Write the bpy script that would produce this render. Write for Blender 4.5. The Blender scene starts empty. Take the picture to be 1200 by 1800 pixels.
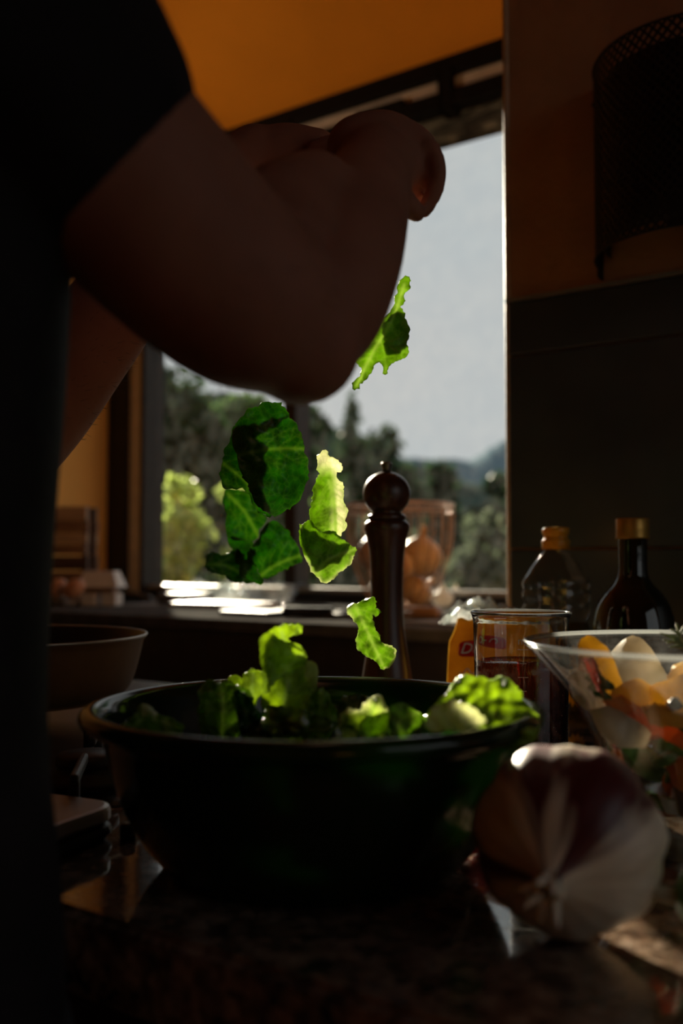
import bpy, bmesh, math, random
import numpy as np
from math import sin, cos, pi, radians, sqrt, atan2, exp
from mathutils import Vector, Matrix, noise
from mathutils.geometry import delaunay_2d_cdt

S = bpy.context.scene
COL = S.collection
random.seed(7)

# ---------------------------------------------------------------- camera
CAM_Z = 0.172                      # metres above the granite worktop (z = 0)
PITCH = math.atan(85 / 1750)
cam_data = bpy.data.cameras.new('camera')
cam = bpy.data.objects.new('camera', cam_data)
COL.objects.link(cam)
cam.location = (0, 0, CAM_Z)
cam.rotation_euler = (pi / 2 + PITCH, 0, 0)
cam_data.sensor_fit = 'VERTICAL'
cam_data.sensor_height = 36
cam_data.sensor_width = 24
cam_data.lens = 35
cam_data.clip_start = 0.02
cam_data.clip_end = 2000
cam_data.dof.use_dof = True
cam_data.dof.focus_distance = 0.76
cam_data.dof.aperture_fstop = 4.2
S.camera = cam

# ---------------------------------------------------------------- sky, sun, exposure
S.view_settings.view_transform = 'Standard'
S.view_settings.look = 'None'
S.view_settings.gamma = 1
S.view_settings.use_curve_mapping = False
S.view_settings.exposure = 0.0

world = bpy.data.worlds.new('world')
S.world = world
world.use_nodes = True
wn, wl = world.node_tree.nodes, world.node_tree.links
wn.clear()
wo = wn.new('ShaderNodeOutputWorld')
wb = wn.new('ShaderNodeBackground')
wt = wn.new('ShaderNodeTexCoord')
wm = wn.new('ShaderNodeMapping'); wm.inputs['Scale'].default_value = (2.2, 2.2, 5.0)
wz = wn.new('ShaderNodeTexNoise'); wz.inputs['Scale'].default_value = 1.6; wz.inputs['Detail'].default_value = 5
wr = wn.new('ShaderNodeValToRGB')
wr.color_ramp.elements[0].position = 0.38; wr.color_ramp.elements[0].color = (0.515, 0.55, 0.57, 1)
wr.color_ramp.elements[1].position = 0.60; wr.color_ramp.elements[1].color = (0.565, 0.572, 0.575, 1)
wl.new(wt.outputs['Generated'], wm.inputs['Vector']); wl.new(wm.outputs['Vector'], wz.inputs['Vector'])
wl.new(wz.outputs['Fac'], wr.inputs['Fac']); wl.new(wr.outputs['Color'], wb.inputs['Color'])
wb.inputs['Strength'].default_value = 1.0
wl.new(wb.outputs['Background'], wo.inputs['Surface'])

def ray(px, py):
    x, z = (px - 600) / 1750, (900 - py) / 1750
    return Vector((x, cos(PITCH) - z * sin(PITCH), sin(PITCH) + z * cos(PITCH)))

def P(px, py, d):
    """the world point seen at that spot of the photograph, d metres ahead"""
    r = ray(px, py)
    r = r * (d / r.y)
    return Vector((r.x, r.y, r.z + CAM_Z))

sun_data = bpy.data.lights.new('sun', 'SUN')
sun = bpy.data.objects.new('sun', sun_data)
COL.objects.link(sun)
sun.rotation_euler = (-ray(250, 435)).to_track_quat('-Z', 'Y').to_euler()
sun_data.energy = 15.5
sun_data.color = (1.0, 0.87, 0.66)
sun_data.angle = radians(1.2)

# room axes: s runs along the window wall to the left, v runs towards the window
U = Vector((-0.8138, 0.5811, 0)); N = Vector((0.5811, 0.8138, 0))
def W(s, v, z):
    return U * s + N * v + Vector((0, 0, z))
ROOM_ROT = atan2(U.y, U.x)         # local x -> s ; local y -> -v

por_data = bpy.data.lights.new('window_portal', 'AREA')
por = bpy.data.objects.new('window_portal', por_data)
COL.objects.link(por)
por_data.shape = 'RECTANGLE'; por_data.size = 2.0; por_data.size_y = 1.15
por.location = W(1.35, 2.19, 0.65)
por.rotation_euler = (-N).to_track_quat('-Z', 'Z').to_euler()
por_data.cycles.is_portal = True
por2_data = bpy.data.lights.new('added_window_portal', 'AREA')  # guides sky light through the added side window
por2 = bpy.data.objects.new('added_window_portal', por2_data)
COL.objects.link(por2)
por2_data.shape = 'RECTANGLE'; por2_data.size = 1.5; por2_data.size_y = 1.38
por2.location = W(-1.70, 0.35, 0.81)
por2.rotation_euler = U.to_track_quat('-Z', 'Z').to_euler()
por2_data.cycles.is_portal = True
# spot added by the left wall, out of frame, to brighten the ceiling
up_data = bpy.data.lights.new('added_uplight', 'SPOT')
up = bpy.data.objects.new('added_uplight', up_data)
COL.objects.link(up)
up.location = W(2.20, 1.25, 0.98)
up.rotation_euler = (W(-0.75, 0.70, 0.46)).to_track_quat('-Z', 'Y').to_euler()
up_data.energy = 7.6; up_data.color = (1.0, 0.66, 0.42)
up_data.spot_size = radians(75); up_data.spot_blend = 1.0; up_data.shadow_soft_size = 0.05

S.cycles.max_bounces = 14
S.cycles.diffuse_bounces = 5
S.cycles.glossy_bounces = 5
S.cycles.transmission_bounces = 10
S.cycles.transparent_max_bounces = 24
S.cycles.caustics_reflective = False
S.cycles.caustics_refractive = False
S.cycles.sample_clamp_indirect = 6
S.cycles.use_denoising = True

# ---------------------------------------------------------------- helpers
def tag(o, label=None, cat=None, group=None, kind=None):
    if label: o['label'] = label
    if cat: o['category'] = cat
    if group: o['group'] = group
    if kind: o['kind'] = kind
    return o

def empty(name, loc=(0, 0, 0), parent=None):
    o = bpy.data.objects.new(name, None)
    o.empty_display_size = 0.03
    COL.objects.link(o)
    o.location = loc
    if parent: o.parent = parent
    return o

def place(o, parent):
    """world-built mesh under a parent that may sit anywhere"""
    if parent:
        o.parent = parent
        chain = parent
        m = Matrix.Identity(4)
        while chain:
            m = Matrix.LocRotScale(chain.location, chain.rotation_euler, chain.scale) @ m
            chain = chain.parent
        o.matrix_parent_inverse = m.inverted()

def mesh_obj(name, verts, faces, mat=None, parent=None, smooth=False):
    me = bpy.data.meshes.new(name)
    me.from_pydata([tuple(v) for v in verts], [], faces)
    me.update()
    if smooth: me.polygons.foreach_set('use_smooth', [True] * len(me.polygons))
    o = bpy.data.objects.new(name, me)
    COL.objects.link(o)
    if mat: me.materials.append(mat)
    place(o, parent)
    return o

def bm_obj(name, bm, mat=None, parent=None, smooth=False):
    bmesh.ops.recalc_face_normals(bm, faces=bm.faces)
    me = bpy.data.meshes.new(name)
    bm.to_mesh(me); bm.free()
    if smooth: me.polygons.foreach_set('use_smooth', [True] * len(me.polygons))
    o = bpy.data.objects.new(name, me)
    COL.objects.link(o)
    if mat: me.materials.append(mat)
    place(o, parent)
    return o

def recentre(o):
    """origin to the middle of the bottom of a free-standing mesh built in world space"""
    me = o.data
    n = len(me.vertices)
    co = np.empty(n * 3); me.vertices.foreach_get('co', co); co = co.reshape(-1, 3)
    c = Vector(((co[:, 0].min() + co[:, 0].max()) / 2, (co[:, 1].min() + co[:, 1].max()) / 2, co[:, 2].min()))
    me.transform(Matrix.Translation(-c)); o.location = c
    return o

def add_box(bm, c, size, rot=None, bevel=0.0, seg=2):
    r = bmesh.ops.create_cube(bm, size=1)
    vs = r['verts']
    bmesh.ops.scale(bm, vec=size, verts=vs)
    if bevel:
        es = list({e for v in vs for e in v.link_edges})
        g = bmesh.ops.bevel(bm, geom=es, offset=bevel, segments=seg, profile=0.5, affect='EDGES')
        vs = list({v for f in g['faces'] for v in f.verts} | {v for v in vs if v.is_valid})
    m = Matrix.Translation(Vector(c)) @ (rot.to_4x4() if rot else Matrix.Identity(4))
    bmesh.ops.transform(bm, matrix=m, verts=vs)

RM = Matrix((U, -N, Vector((0, 0, 1)))).transposed()      # columns U, -N, Z

def room_box(name, s0, s1, v0, v1, z0, z1, mat, parent=None, bevel=0.0):
    bm = bmesh.new()
    add_box(bm, W((s0 + s1) / 2, (v0 + v1) / 2, (z0 + z1) / 2), (abs(s1 - s0), abs(v1 - v0), abs(z1 - z0)), RM, bevel)
    return bm_obj(name, bm, mat, parent)

def lathe(name, prof, c, mat, parent=None, n=64, smooth=True, ax=None):
    """prof: (radius, z) up the outside; closed where the radius is 0"""
    vs, fs = [], []
    rings = []
    for r, z in prof:
        if r <= 1e-6:
            rings.append([len(vs)]); vs.append(Vector((0, 0, z)))
        else:
            rings.append(list(range(len(vs), len(vs) + n)))
            for k in range(n):
                a = 2 * pi * k / n
                vs.append(Vector((r * cos(a), r * sin(a), z)))
    for A, B in zip(rings, rings[1:]):
        if len(A) == 1 and len(B) == 1: continue
        if len(A) == 1:
            for k in range(n): fs.append((A[0], B[(k + 1) % n], B[k]))
        elif len(B) == 1:
            for k in range(n): fs.append((A[k], A[(k + 1) % n], B[0]))
        else:
            for k in range(n): fs.append((A[k], A[(k + 1) % n], B[(k + 1) % n], B[k]))
    q = Vector(ax).to_track_quat('Z', 'Y').to_matrix() if ax else Matrix.Identity(3)
    vs = [q @ v + Vector(c) for v in vs]
    o = mesh_obj(name, vs, fs, mat, parent, smooth)
    return o

def spline(pts, k=6, closed=False):
    """Catmull-Rom through points of any dimension"""
    pts = [np.array(p, float) for p in pts]
    n = len(pts); out = []
    rng = range(n) if closed else range(n - 1)
    for i in rng:
        p0 = pts[(i - 1) % n] if closed or i > 0 else pts[0]
        p1 = pts[i]; p2 = pts[(i + 1) % n]
        p3 = pts[(i + 2) % n] if closed or i + 2 < n else pts[-1]
        for j in range(k):
            t = j / k
            out.append(0.5 * ((2 * p1) + (-p0 + p2) * t + (2 * p0 - 5 * p1 + 4 * p2 - p3) * t * t + (-p0 + 3 * p1 - 3 * p2 + p3) * t ** 3))
    if not closed: out.append(pts[-1])
    return out

def tube_geo(pts, radii, n=12, flat=1.0):
    """closed swept tube; returns verts, faces"""
    pts = [Vector(p) for p in pts]
    vs, fs = [], []
    up = Vector((0.13, 0.21, 1)).normalized()
    for i, p in enumerate(pts):
        t = (pts[min(i + 1, len(pts) - 1)] - pts[max(i - 1, 0)]).normalized()
        a = t.cross(up)
        if a.length < 0.05: a = t.cross(Vector((1, 0, 0)))
        a.normalize(); b = a.cross(t)
        up = b
        for k in range(n):
            th = 2 * pi * k / n
            vs.append(p + a * (radii[i] * cos(th)) + b * (radii[i] * flat * sin(th)))
    m = len(pts)
    for i in range(m - 1):
        for k in range(n):
            fs.append((i * n + k, i * n + (k + 1) % n, (i + 1) * n + (k + 1) % n, (i + 1) * n + k))
    fs.append(tuple(range(n))[::-1]); fs.append(tuple((m - 1) * n + k for k in range(n)))
    return vs, fs

class Geo:
    def __init__(self): self.v, self.f = [], []
    def add(self, vs, fs):
        o = len(self.v)
        self.v += list(vs); self.f += [tuple(i + o for i in f) for f in fs]
    def tube(self, pts, radii, n=12, flat=1.0):
        if not hasattr(radii, '__len__'): radii = [radii] * len(pts)
        self.add(*tube_geo(pts, radii, n, flat))
    def limb(self, pr, k=5, n=16, flat=1.0):
        """pr: (x, y, z, r) joints, splined, with round ends"""
        q = spline(pr, k)
        pts = [Vector(a[:3]) for a in q]; rs = [max(a[3], 1e-4) for a in q]
        t0 = (pts[0] - pts[1]).normalized(); t1 = (pts[-1] - pts[-2]).normalized()
        a, b, ra, rb = [], [], [], []
        for j in range(5, 0, -1):
            e = j / 5.0 * pi / 2
            a.append(pts[0] + t0 * rs[0] * sin(e)); ra.append(max(rs[0] * cos(e), 1e-4))
        for j in range(1, 6):
            e = j / 5.0 * pi / 2
            b.append(pts[-1] + t1 * rs[-1] * sin(e)); rb.append(max(rs[-1] * cos(e), 1e-4))
        self.tube(a + pts + b, ra + rs + rb, n, flat)
    def ball(self, c, r, n=20, m=12, q=None):
        if not hasattr(r, '__len__'): r = (r, r, r)
        vs, fs = [], []
        for i in range(m + 1):
            th = pi * i / m
            for k in range(n):
                ph = 2 * pi * k / n
                v = Vector((r[0] * sin(th) * cos(ph), r[1] * sin(th) * sin(ph), r[2] * cos(th)))
                if q: v = q @ v
                vs.append(v + Vector(c))
        for i in range(m):
            for k in range(n):
                fs.append((i * n + k, (i + 1) * n + k, (i + 1) * n + (k + 1) % n, i * n + (k + 1) % n))
        self.add(vs, fs)
    def obj(self, name, mat, parent=None, smooth=True):
        return mesh_obj(name, self.v, self.f, mat, parent, smooth)

def remesh(o, voxel, it=4, factor=0.5):
    m = o.modifiers.new('remesh', 'REMESH'); m.mode = 'VOXEL'; m.voxel_size = voxel; m.use_smooth_shade = True
    s = o.modifiers.new('smooth', 'SMOOTH'); s.iterations = it; s.factor = factor
    return o

# ---------------------------------------------------------------- materials
class NT:
    def __init__(self, name):
        self.m = bpy.data.materials.new(name); self.m.use_nodes = True
        self.n, self.l = self.m.node_tree.nodes, self.m.node_tree.links
        self.n.clear()
        self.out = self.n.new('ShaderNodeOutputMaterial')
    def add(self, t, **kw):
        x = self.n.new(t)
        for k, v in kw.items():
            if k in x.inputs: x.inputs[k].default_value = v
            else: setattr(x, k, v)
        return x
    def link(self, a, b): self.l.new(a, b)
    def ramp(self, src, stops):
        r = self.n.new('ShaderNodeValToRGB')
        e = r.color_ramp.elements
        while len(e) < len(stops): e.new(0.5)
        for x, (p, c) in zip(e, stops):
            x.position = p; x.color = (*c, 1) if len(c) == 3 else c
        self.l.new(src, r.inputs['Fac'])
        return r.outputs['Color']
    def noise(self, scale, detail=4, rough=0.55, stretch=None, coord='Object', dist=0.0):
        t = self.n.new('ShaderNodeTexCoord'); x = self.n.new('ShaderNodeTexNoise')
        x.inputs['Scale'].default_value = scale; x.inputs['Detail'].default_value = detail
        x.inputs['Roughness'].default_value = rough; x.inputs['Distortion'].default_value = dist
        if stretch:
            m = self.n.new('ShaderNodeMapping'); m.inputs['Scale'].default_value = stretch
            self.l.new(t.outputs[coord], m.inputs['Vector']); self.l.new(m.outputs['Vector'], x.inputs['Vector'])
        else: self.l.new(t.outputs[coord], x.inputs['Vector'])
        return x.outputs['Fac']
    def principled(self, **kw):
        return self.add('ShaderNodeBsdfPrincipled', **kw)
    def bump(self, src, strength, dist, bsdf):
        b = self.add('ShaderNodeBump', Strength=strength, Distance=dist)
        self.link(src, b.inputs['Height']); self.link(b.outputs['Normal'], bsdf.inputs['Normal'])
    def schlick(self, k=1.0):
        lw = self.add('ShaderNodeLayerWeight', Blend=0.5)
        p5 = self.add('ShaderNodeMath', operation='POWER'); p5.inputs[1].default_value = 5
        self.link(lw.outputs['Facing'], p5.inputs[0])
        ma = self.add('ShaderNodeMath', operation='MULTIPLY_ADD', use_clamp=True); ma.inputs[1].default_value = 0.96 * min(k, 1.0); ma.inputs[2].default_value = 0.04 * k
        self.link(p5.outputs[0], ma.inputs[0])
        return ma.outputs[0]
    def done(self, sh):
        self.link(sh, self.out.inputs['Surface']); return self.m

def c4(c): return (*c, 1)

def plain(name, col, rough=0.5, metal=0.0, spec=0.5, var=0.25, scale=30, bump=0.0, sss=0.0, coat=0.0, bscale=None):
    t = NT(name)
    p = t.principled(Roughness=rough, Metallic=metal)
    p.inputs['Specular IOR Level'].default_value = spec
    p.inputs['Coat Weight'].default_value = coat
    f = t.noise(scale)
    lo = tuple(x * (1 - var) for x in col); hi = tuple(min(1, x * (1 + var)) for x in col)
    t.link(t.ramp(f, [(0.3, lo), (0.7, hi)]), p.inputs['Base Color'])
    if sss:
        p.inputs['Subsurface Weight'].default_value = sss
        p.inputs['Subsurface Radius'].default_value = (1, 0.4, 0.25)
        p.inputs['Subsurface Scale'].default_value = 0.006
    if bump: t.bump(t.noise(bscale or scale * 3), bump, 0.002, p)
    return t.done(p.outputs['BSDF'])

def wood(name, dark, light, rough=0.4, stretch=(6, 6, 1), scale=14, coat=0.0):
    t = NT(name)
    p = t.principled(Roughness=rough)
    p.inputs['Coat Weight'].default_value = coat
    p.inputs['Coat Roughness'].default_value = 0.2
    f = t.noise(scale, 6, 0.6, stretch, dist=0.6)
    t.link(t.ramp(f, [(0.3, dark), (0.5, tuple((a + b) / 2 for a, b in zip(dark, light))), (0.72, light)]), p.inputs['Base Color'])
    t.bump(f, 0.15, 0.001, p)
    return t.done(p.outputs['BSDF'])

def thin_glass(name, tint=(0.97, 0.98, 0.97), gloss=1.0, rough=0.01, haze=0.0, dust_sheen=0.0):
    """thin clear sheet: lets light straight through, mirrors by angle, a little dust on it"""
    t = NT(name)
    tr = t.add('ShaderNodeBsdfTransparent', Color=c4(tint))
    gl = t.add('ShaderNodeBsdfGlossy', Roughness=rough)
    mx = t.add('ShaderNodeMixShader')
    t.link(t.schlick(gloss), mx.inputs[0]); t.link(tr.outputs[0], mx.inputs[1]); t.link(gl.outputs[0], mx.inputs[2])
    sh = mx.outputs[0]
    if dust_sheen:
        tl = t.add('ShaderNodeBsdfTranslucent', Color=(0.8, 0.8, 0.78, 1))
        m2 = t.add('ShaderNodeMixShader')
        f = t.noise(26, 6, 0.7)
        r = t.ramp(f, [(0.42, (0, 0, 0)), (0.8, (dust_sheen, dust_sheen, dust_sheen))])
        t.link(r, m2.inputs[0]); t.link(sh, m2.inputs[1]); t.link(tl.outputs[0], m2.inputs[2])
        sh = m2.outputs[0]
    return t.done(sh)

def leaf_mat(name, dark, light, vein, trans, pale=(0.55, 0.58, 0.36), pale_t=(1.0, 0.97, 0.74), tw=0.55, rough=0.35):
    t = NT(name)
    at = t.add('ShaderNodeAttribute', attribute_name='leafcol')
    sep = t.add('ShaderNodeSeparateColor'); t.link(at.outputs['Color'], sep.inputs[0])
    f = t.noise(70, 6, 0.65)
    base = t.ramp(f, [(0.34, dark), (0.66, light)])
    tc_ = t.add('ShaderNodeTexCoord'); vo = t.add('ShaderNodeTexVoronoi', Scale=190.0, feature='DISTANCE_TO_EDGE'); t.link(tc_.outputs['Object'], vo.inputs['Vector'])
    net = t.ramp(vo.outputs['Distance'], [(0.0, (1, 1, 1)), (0.10, (0, 0, 0))])
    nf = t.add('ShaderNodeMath', operation='MULTIPLY'); nf.inputs[1].default_value = 0.28; t.link(net, nf.inputs[0])

    def mix(fac, a, b):
        m = t.add('ShaderNodeMix', data_type='RGBA')
        t.link(fac, m.inputs['Factor'])
        for sock, v in ((m.inputs[6], a), (m.inputs[7], b)):
            if hasattr(v, 'links'): t.link(v, sock)
            else: sock.default_value = c4(v)
        return m.outputs[2]
    c = mix(sep.outputs[1], base, pale); c = mix(sep.outputs[0], c, vein)
    c = mix(nf.outputs[0], c, vein); tr0 = t.ramp(f, [(0.32, tuple(v * 0.5 for v in trans)), (0.68, tuple(min(1, v * 1.45) for v in trans))])
    tc = mix(sep.outputs[1], tr0, pale_t); tc = mix(nf.outputs[0], tc, tuple(min(1, v * 1.2) for v in vein)); tc = mix(sep.outputs[0], tc, tuple(min(1, v * 1.4) for v in vein))
    di = t.principled(Roughness=rough)
    di.inputs['Specular IOR Level'].default_value = 0.45
    t.link(c, di.inputs['Base Color'])
    tl = t.add('ShaderNodeBsdfTranslucent'); t.link(tc, tl.inputs['Color'])
    mx = t.add('ShaderNodeMixShader'); mx.inputs[0].default_value = tw
    t.link(di.outputs[0], mx.inputs[1]); t.link(tl.outputs[0], mx.inputs[2])
    t.bump(t.noise(240, 3), 0.25, 0.0008, di)
    return t.done(mx.outputs[0])

def foliage_mat(name, a, b, trans, tw=0.45):
    t = NT(name)
    oi = t.noise(2.2, 3)
    c = t.ramp(oi, [(0.3, a), (0.7, b)])
    d = t.add('ShaderNodeBsdfDiffuse'); t.link(c, d.inputs['Color'])
    tl = t.add('ShaderNodeBsdfTranslucent', Color=c4(trans))
    g = t.add('ShaderNodeBsdfGlossy', Roughness=0.35)
    mx = t.add('ShaderNodeMixShader'); mx.inputs[0].default_value = tw
    t.link(d.outputs[0], mx.inputs[1]); t.link(tl.outputs[0], mx.inputs[2])
    m2 = t.add('ShaderNodeMixShader'); m2.inputs[0].default_value = 0.025
    t.link(mx.outputs[0], m2.inputs[1]); t.link(g.outputs[0], m2.inputs[2])
    return t.done(m2.outputs[0])

def granite_mat():
    t = NT('granite')
    p = t.principled(Roughness=0.13)
    p.inputs['Coat Weight'].default_value = 0.7
    p.inputs['Coat Roughness'].default_value = 0.03
    p.inputs['Coat IOR'].default_value = 1.7
    tc = t.add('ShaderNodeTexCoord')
    vo = t.add('ShaderNodeTexVoronoi', Scale=150.0); t.link(tc.outputs['Object'], vo.inputs['Vector'])
    f1 = t.noise(70, 5, 0.65); f2 = t.noise(22, 3)
    a = t.ramp(f1, [(0.36, (0.016, 0.012, 0.010)), (0.46, (0.14, 0.085, 0.055)), (0.56, (0.33, 0.215, 0.145)), (0.66, (0.55, 0.43, 0.34))])
    b = t.ramp(vo.outputs['Color'], [(0.25, (0.02, 0.016, 0.014)), (0.5, (0.18, 0.115, 0.075)), (0.85, (0.34, 0.25, 0.19))])
    m = t.add('ShaderNodeMix', data_type='RGBA'); t.link(f2, m.inputs['Factor'])
    t.link(a, m.inputs[6]); t.link(b, m.inputs[7]); t.link(m.outputs[2], p.inputs['Base Color'])
    r = t.ramp(t.noise(40, 4), [(0.35, (0.05, 0.05, 0.05)), (0.7, (0.13, 0.13, 0.13))])
    t.link(r, p.inputs['Roughness'])
    t.bump(t.noise(18, 5), 0.05, 0.004, p)
    return t.done(p.outputs['BSDF'])

M = {}
M['plaster'] = plain('orange_plaster', (0.70, 0.34, 0.08), 0.85, spec=0.2, var=0.08, scale=5, bump=0.5, bscale=60)
M['plaster_pier'] = plain('orange_plaster_rough', (0.52, 0.30, 0.17), 0.9, spec=0.2, var=0.14, scale=9, bump=0.9, bscale=90)
M['ceiling'] = plain('orange_ceiling_paint', (0.76, 0.30, 0.022), 0.85, spec=0.15, var=0.06, scale=4, bump=0.15)
M['tile'] = plain('dark_slate_tile', (0.050, 0.068, 0.078), 0.34, var=0.3, scale=7, bump=0.12)
M['grout'] = plain('grey_grout', (0.10, 0.095, 0.085), 0.9)
M['granite'] = granite_mat()
M['black_frame'] = plain('black_painted_metal', (0.012, 0.011, 0.010), 0.45, spec=0.3, var=0.2)
M['beam_black'] = plain('sooty_black_paint', (0.006, 0.0055, 0.005), 0.7, spec=0.15, var=0.3)
M['frame_brown'] = plain('dark_brown_frame', (0.030, 0.021, 0.016), 0.5, spec=0.3, var=0.2)
M['grey_strip'] = plain('grey_weathered_strip', (0.62, 0.58, 0.50), 0.7, var=0.15, scale=12)
M['alu'] = plain('anodised_aluminium', (0.34, 0.31, 0.27), 0.4, 0.6, var=0.1)
M['pale_channel'] = plain('pale_grey_channel', (0.62, 0.55, 0.48), 0.5, var=0.1)
M['tan_trim'] = plain('tan_edge_trim', (0.62, 0.45, 0.31), 0.5, var=0.2, scale=60)
M['grey_trim'] = plain('grey_edge_trim', (0.30, 0.31, 0.29), 0.4, 0.3, var=0.1)
M['floor'] = plain('terracotta_floor', (0.22, 0.10, 0.055), 0.5, var=0.2, scale=6)
M['cabinet'] = wood('dark_cabinet_wood', (0.02, 0.013, 0.009), (0.05, 0.03, 0.018), 0.5)
M['ledge'] = plain('dark_ledge_stone', (0.09, 0.088, 0.085), 0.95, spec=0.0, var=0.35, scale=22)
M['ledge_tile'] = plain('charcoal_ledge_tile', (0.030, 0.027, 0.024), 0.4, var=0.25)
M['pane'] = thin_glass('window_glass', gloss=0.5, dust_sheen=0.015)
M['clear_glass'] = thin_glass('clear_glass', (0.93, 0.945, 0.94), 1.6, 0.02)
def real_glass(name):
    t = NT(name); p = t.principled(Roughness=0.0, IOR=1.48, **{'Base Color': (0.98, 0.99, 0.985, 1)}); p.inputs['Transmission Weight'].default_value = 1.0
    return t.done(p.outputs['BSDF'])
M['real_glass'] = real_glass('solid_clear_glass')
def rim_glass(name):
    t = NT(name)
    tr = t.add('ShaderNodeBsdfTransparent', Color=(0.92, 0.94, 0.94, 1)); tl = t.add('ShaderNodeBsdfTranslucent', Color=(0.8, 0.82, 0.82, 1)); gl = t.add('ShaderNodeBsdfGlossy', Roughness=0.12)
    a = t.add('ShaderNodeMixShader'); a.inputs[0].default_value = 0.16; t.link(tr.outputs[0], a.inputs[1]); t.link(tl.outputs[0], a.inputs[2])
    b = t.add('ShaderNodeMixShader'); t.link(t.schlick(3.0), b.inputs[0]); t.link(a.outputs[0], b.inputs[1]); t.link(gl.outputs[0], b.inputs[2])
    return t.done(b.outputs[0])
M['rim_glass'] = rim_glass('glass_rim_highlight')  # whitish mix puts a bright highlight into the glass rims
M['bowl_glass'] = thin_glass('salad_bowl_glass', (0.95, 0.95, 0.94), 2.4, 0.05, dust_sheen=0.05)  # translucent speckle imitates milky reflections on the bowl
M['plastic_clear'] = thin_glass('clear_plastic', (0.86, 0.88, 0.87), 1.8, 0.07)
M['wrap'] = thin_glass('clear_wrapper', (0.90, 0.92, 0.92), 2.5, 0.12, dust_sheen=0.35)

def dirty_panel():
    t = NT('dirty_transom_panel')
    f = t.noise(9, 6, 0.65, (1, 1, 3), dist=1.5)
    c = t.ramp(f, [(0.35, (0.055, 0.05, 0.045)), (0.5, (0.10, 0.095, 0.08)), (0.62, (0.30, 0.26, 0.2))])
    d = t.add('ShaderNodeBsdfDiffuse'); t.link(c, d.inputs['Color'])
    tl = t.add('ShaderNodeBsdfTranslucent'); t.link(c, tl.inputs['Color'])
    mx = t.add('ShaderNodeMixShader'); mx.inputs[0].default_value = 0.35
    t.link(d.outputs[0], mx.inputs[1]); t.link(tl.outputs[0], mx.inputs[2])
    return t.done(mx.outputs[0])
M['transom'] = dirty_panel()

# ================================================================= THE SETTING
room_box('floor', -1.7, 2.5, -2.2, 2.1, -0.95, -0.90, M['floor']); tag(bpy.data.objects['floor'], kind='structure')
def struct(o): o['kind'] = 'structure'; return o

# wall that holds the window (below, beside)
wall_window = struct(room_box('wall_window', -1.7, 2.5, 2.08, 2.28, -0.9, 0.02, M['plaster']))
room_box('side_panel', -1.7, 0.30, 2.08, 2.28, 0.02, 1.40, M['plaster'], wall_window)
room_box('side_panel', 2.36, 2.5, 2.08, 2.28, 0.02, 1.40, M['plaster'], wall_window)
room_box('lintel', -1.7, 2.5, 2.08, 2.28, 1.40, 1.75, M['plaster'], wall_window)
struct(room_box('wall_left', 2.362, 2.5, -2.2, 2.08, -0.9, 2.35, plain('light_orange_plaster', (0.92, 0.53, 0.16), 0.85, spec=0.15, var=0.06, scale=5, bump=0.3)))
struct(room_box('wall_back', -1.7, 2.362, -2.32, -2.2, -0.9, 2.35, M['plaster']))
wfr = struct(room_box('wall_far_right', -1.82, -1.7, -2.2, 2.28, -0.9, 0.12, M['plaster']))
room_box('upper_panel', -1.82, -1.7, -2.2, 2.28, 1.50, 2.35, M['plaster'], wfr)
room_box('side_panel', -1.82, -1.7, -2.2, -0.40, 0.12, 1.50, M['plaster'], wfr)
room_box('side_panel', -1.82, -1.7, 1.10, 2.28, 0.12, 1.50, M['plaster'], wfr)
win2 = struct(empty('added_fill_window', W(-1.76, 0.35, 0.12)))  # unseen side window, added to let fill light into the room
for a, b in ((-0.40, -0.35), (1.05, 1.10)): room_box('jamb', -1.80, -1.73, a, b, 0.12, 1.50, M['frame_brown'], win2)
for a, b in ((0.12, 0.165), (1.455, 1.50)): room_box('rail', -1.80, -1.73, -0.35, 1.05, a, b, M['frame_brown'], win2)
for a in (0.0, 0.35, 0.70): room_box('mullion', -1.785, -1.745, a - 0.0125, a + 0.0125, 0.165, 1.455, M['frame_brown'], win2)
for a, b in ((-0.35, -0.0125), (0.0125, 0.3375), (0.3625, 0.6875), (0.7125, 1.05)): room_box('pane', -1.767, -1.763, a, b, 0.165, 1.455, M['pane'], win2)
# sloping ceiling over the window, flat further into the room
bm = bmesh.new()
prof = [(2.28, 1.384), (2.06, 1.384), (0.95, 2.20), (-2.3, 2.20), (-2.3, 2.3), (0.98, 2.3), (2.28, 1.50)]
A = [bm.verts.new(W(-1.75, v, z)) for v, z in prof]; B = [bm.verts.new(W(2.45, v, z)) for v, z in prof]
k = len(prof)
for i in range(k): bm.faces.new((A[i], A[(i + 1) % k], B[(i + 1) % k], B[i]))
bm.faces.new(A); bm.faces.new(B[::-1])
struct(bm_obj('ceiling', bm, M['ceiling']))

# the pier of wall at the right, tiled to half a metre over the worktop
PS, PV = 0.576, 1.186
wall_right = struct(room_box('wall_right', -1.7, PS, PV, PV + 0.13, -0.9, 2.26, M['plaster_pier']))
tile_w = 0.335
rows = [(0.002, 0.185), (0.188, 0.437), (0.440, 0.508)]
proto_tile = {}
for r, (z0, z1) in enumerate(rows):
    for c in range(5):
        s1 = PS - 0.004 - c * tile_w; s0 = s1 - tile_w + 0.003
        if r not in proto_tile:
            bm = bmesh.new(); add_box(bm, (0, 0, 0), (s1 - s0, 0.009, z1 - z0), None, 0.0012, 1)
            me = bpy.data.meshes.new('tile'); bm.to_mesh(me); bm.free(); me.materials.append(M['tile']); proto_tile[r] = me
        o = bpy.data.objects.new('tile', proto_tile[r]); COL.objects.link(o); o.parent = wall_right
        o.matrix_basis = Matrix.Translation(W((s0 + s1) / 2, PV - 0.0047, (z0 + z1) / 2)) @ RM.to_4x4()
struct(room_box('trim_1', -1.7, PS, PV - 0.011, PV + 0.0, 0.509, 0.514, M['grey_trim']))
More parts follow.
